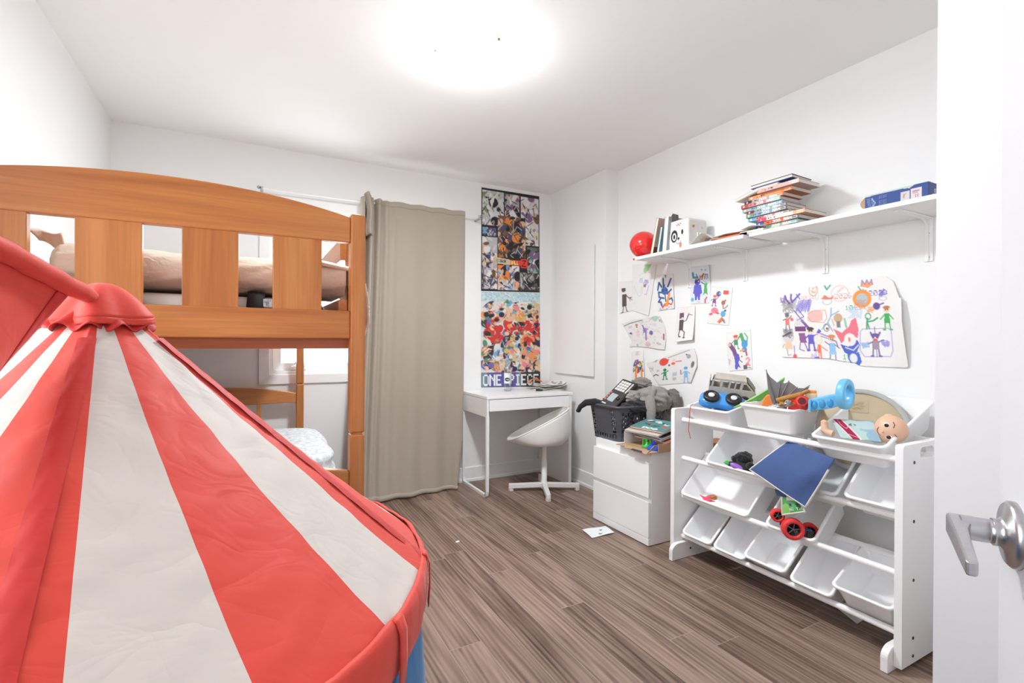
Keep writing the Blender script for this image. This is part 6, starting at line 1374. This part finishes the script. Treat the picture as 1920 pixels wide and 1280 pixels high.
k.line([(.68, .61), (.70, .58), (.88, .575), (.905, .60), (.905, .82), (.885, .88), (.70, .89), (.67, .82), (.68, .61)], (130, 120, 190), .006); k.line([(.785, .56), (.79, .89)], (90, 70, 150), .006); k.figure(.785, .88, .25, (150, 130, 150), (226, 220, 220), (84, 70, 140), (90, 70, 140), (.35, .65), .012, .9); k.line([(.755, .62), (.77, .68)], (90, 70, 140), .016); k.line([(.82, .62), (.80, .68)], (90, 70, 140), .016); k.squig(.71, .76, .03, (96, 150, 210), 40, .007); k.squig(.855, .74, .03, V, 40, .006); k.ell(.785, .70, .015, .01, (220, 60, 70))
k.figure(.07, .58, .22, (230, 110, 96), (120, 116, 118), (70, 60, 70), (110, 106, 110), (.4, .8), .010, .8); k.ell(.115, .45, .016, .016, (230, 90, 90)); k.squig(.18, .48, .05, (180, 176, 180), 30, .005, .6); k.rect(.14, .54, .24, .60, (104, 50, 100)); k.poly([(.17, .62), (.23, .62), (.24, .74), (.18, .74)], (136, 76, 130)); k.line([(.18, .74), (.17, .82), (.21, .84)], (136, 90, 140), .010); k.line([(.22, .74), (.245, .84)], (136, 90, 140), .012)
k.ell(.07, .66, .055, .065, (206, 200, 196), 0, .8); k.squig(.07, .62, .05, (80, 76, 82), 40, .006, .8); k.line([(.02, .66), (.10, .61)], (60, 56, 70), .02); k.poly([(.045, .73), (.095, .73), (.11, .82), (.03, .82)], (232, 196, 160)); k.line([(.05, .82), (.06, .90), (.09, .89)], (150, 110, 160), .008); k.line([(.03, .76), (.01, .80)], (220, 130, 110), .010); k.line([(.12, .78), (.12, .88)], V, .008); k.ell(.125, .91, .018, .022, (226, 70, 70))
k.figure(.28, .83, .28, V, (232, 206, 190), V, (48, 44, 48), (.3, .6), .018, .85); k.poly([(.33, .62), (.355, .57), (.375, .60), (.36, .63)], V); k.ell(.34, .70, .035, .045, (232, 228, 214)); k.ell(.34, .70, .037, .047, (190, 184, 176), 0, .7, .1); k.poly([(.335, .76), (.36, .76), (.36, .86), (.33, .86)], (238, 110, 70)); k.line([(.34, .86), (.335, .96)], (238, 120, 80), .012); k.line([(.355, .86), (.36, .97)], (238, 90, 60), .014); k.line([(.36, .78), (.41, .83)], (238, 130, 100), .012); k.line([(.335, .78), (.31, .86)], (238, 150, 120), .010)
k.figure(.455, .96, .32, (140, 186, 226), (232, 206, 186), (110, 90, 150), (206, 120, 80), (.7, .3), .010, .75); k.line([(.45, .70), (.49, .72), (.50, .78)], D, .010); k.line([(.37, .63), (.42, .66)], (150, 110, 170), .014); k.line([(.37, .66), (.43, .69)], (150, 110, 170), .010); k.ell(.32, .93, .025, .02, V); k.scrib(.27, .87, .32, .92, (170, 150, 210), 10, .006, .7)
k.mask &= ~k.inside([(-.1, -.1), (.8, -.1), (.82, .012), (.5, .045), (.05, .075), (-.1, .04)]) & ~k.inside([(.88, -.1), (1.1, -.1), (1.1, .3), (.985, .25), (.945, .06), (.90, .018)]) & ~k.inside([(-.1, .92), (.04, .925), (.40, .925), (.62, .97), (.78, 1.1), (-.1, 1.1)]) & ~k.inside([(.96, 1.1), (1.0, .97), (1.1, .9), (1.1, 1.1)])
wall_sheet(k, [(1460, 534), (1690, 514), (1705, 690), (1468, 680)], 'large childs drawing crowded with coloured figures and year numbers', .004, lambda s, t: .035*max(0, s-.86)/.14*(1-abs(2*t-1))**.7+.008*max(0, t-.85)/.15*(s < .55)+.004*math.sin(5*s)*math.sin(4*t))

# ------------------------------------------------------------------ posters on the back wall (plain stand-in artwork in their colours)
def wall_poster(k, px, label, rot=0):
    c4 = [PY(u, v, YB-.003) for u, v in px]; return sheet_thing(k, quad(*c4, (0, -1, 0), .002), 'poster', label, 'poster', base=(c4[2]+c4[3])/2, solid=.0006, offset=-1)
k = Ink(110, 176, (46, 42, 44)); random.seed(9)
def patch(x0, y0, x1, y1, bg, blobs, n=10, seed=0):
    random.seed(seed); kk = (k.x >= x0) & (k.x < x1) & (k.y >= y0) & (k.y < y1); k.put(kk, bg)
    sv = k.a.copy()
    for i in range(n*3):
        c_ = blobs[i % len(blobs)]; x, y = random.uniform(x0, x1), random.uniform(y0, y1); r = random.uniform(.02, .085)
        if i % 2: k.ell(x, y, r, r*random.uniform(.4, 1.1), c_, random.uniform(0, 3))
        else: k.poly([(x, y), (x+random.uniform(-.16, .16), y+random.uniform(-.08, .08)), (x+random.uniform(-.12, .12), y+random.uniform(-.10, .10))], c_)
    for _ in range(int(n*2.2)): x, y = random.uniform(x0, x1), random.uniform(y0, y1); k.line([(x, y), (x+random.uniform(-.1, .1), y+random.uniform(.02, .09))], random.choice([(40, 38, 40), (226, 222, 220)]), .010)
    k.a = np.where(kk[..., None], k.a, sv)
W_, LG, GN, PU, BK, SK_, BR, OR_, NV_ = (222, 220, 218), (186, 186, 188), (126, 152, 102), (126, 96, 134), (46, 42, 44), (214, 176, 148), (112, 84, 66), (226, 134, 62), (70, 78, 112)
patch(.02, .025, .37, .36, (206, 206, 208), [W_, GN, LG, W_, GN, BK, LG], 14, 1); patch(.39, .03, .64, .34, (170, 168, 172), [PU, BK, W_, BK, SK_], 12, 2); patch(.66, .035, .985, .52, (206, 200, 200), [(214, 202, 178), W_, SK_, BR, W_, PU, LG], 18, 3)
patch(.02, .38, .25, .46, NV_, [(120, 160, 190), PU, NV_], 6, 4); patch(.27, .25, .75, .66, (120, 88, 70), [BK, BK, OR_, SK_, BK, NV_, BR, OR_], 22, 5); patch(.02, .47, .26, .98, (176, 172, 180), [(206, 186, 150), W_, SK_, BR, NV_, LG], 18, 6)
patch(.27, .74, .64, .985, (196, 194, 190), [OR_, BK, (120, 150, 200), W_, SK_], 14, 7); patch(.77, .54, .985, .985, (96, 112, 106), [BK, (140, 160, 150), BK, W_, PU], 14, 8); patch(.65, .80, .985, .985, (70, 66, 68), [BK, (96, 90, 92), (150, 146, 146)], 10, 9)
k.poly([(.24, .66), (.48, .68), (.48, .735), (.24, .725)], (206, 190, 160)); k.rect(.48, .68, .66, .735, (214, 70, 56)); k.rect(.66, .665, .78, .755, (226, 66, 54))
k.text('DRAGON', .255, .685, .030, (90, 76, 60), .62, .2); k.text('BALL', .49, .69, .034, (244, 214, 120), .72, .2); k.text('Z', .685, .675, .066, (40, 34, 34), .85, .1)
for r_ in ((0, 0, 1, .018), (0, 0, .015, 1), (.985, 0, 1, 1), (0, .985, 1, 1)): k.rect(*r_, BK)
wall_poster(k, [(903, 351), (1011, 368), (1012, 548), (902, 545)], 'dark framed comic panel poster with orange and grey panels above the other poster')
k = Ink(112, 186, (196, 214, 218)); random.seed(4)
for _ in range(300): k.ell(random.random(), random.uniform(0, .10), .012, .010, random.choice([(150, 196, 204), (222, 228, 228), (176, 206, 212)]))
k.rect(0, .10, 1, .30, (222, 224, 220)); sk, rd, nv_, st_, pu = (232, 192, 158), (206, 62, 58), (52, 50, 84), (212, 178, 122), (110, 106, 176)
for i in range(90):                        # broad patches first, then small ones
    x, y = random.uniform(.0, 1.0), random.uniform(.15, .86); far = abs(x-.52)/.5
    c_ = random.choice([(206, 62, 58), (190, 52, 50), (216, 84, 74)]) if .33 < y < .55 and random.random() < .62 else random.choice([(232, 192, 158), (224, 180, 148), (96, 132, 120), (58, 56, 88), (226, 150, 96), (132, 176, 200), (206, 188, 160), (70, 62, 62), (220, 214, 206)])
    k.ell(x, y, random.uniform(.06, .13), random.uniform(.05, .10), c_, random.uniform(0, 3))
for i in range(240):
    x, y = random.uniform(.03, .97), random.uniform(.12, .86); md_ = math.exp(-((y-.42)/.10)**2)
    c_ = random.choice([rd, rd, sk, rd]) if random.random() < md_*.75 else random.choice([sk, sk, nv_, (236, 150, 84), (96, 140, 110), (120, 170, 200), (222, 220, 214), (60, 52, 52), st_, (226, 140, 140), pu])
    a_, b_ = random.uniform(.02, .065), random.uniform(.015, .05)
    if i % 3: k.ell(x, y, a_, b_, c_, random.uniform(0, 3))
    else: k.poly([(x, y), (x+random.uniform(-.14, .14), y+random.uniform(-.06, .06)), (x+random.uniform(-.1, .1), y+random.uniform(-.07, .07))], c_)
for i in range(140): x, y = random.uniform(.03, .97), random.uniform(.12, .84); k.line([(x, y), (x+random.uniform(-.06, .06), y+random.uniform(-.03, .04))], random.choice([(70, 56, 54), (120, 66, 60), (240, 236, 230)]), .008)
k.rect(0, .845, 1, 1, (120, 140, 150)); k.poly([(.1, .845), (.62, .845), (.62, 1), (.1, 1)], (96, 92, 156)); k.rect(.66, .845, 1, 1, (56, 60, 56))
k.text('ONE PIECE', .035, .865, .115, (232, 234, 232), .64, .12)
wall_poster(k, [(902, 546), (1012, 549), (1013, 724), (902, 726)], 'colourful poster of red, tan and blue shapes with white lettering above the desk')
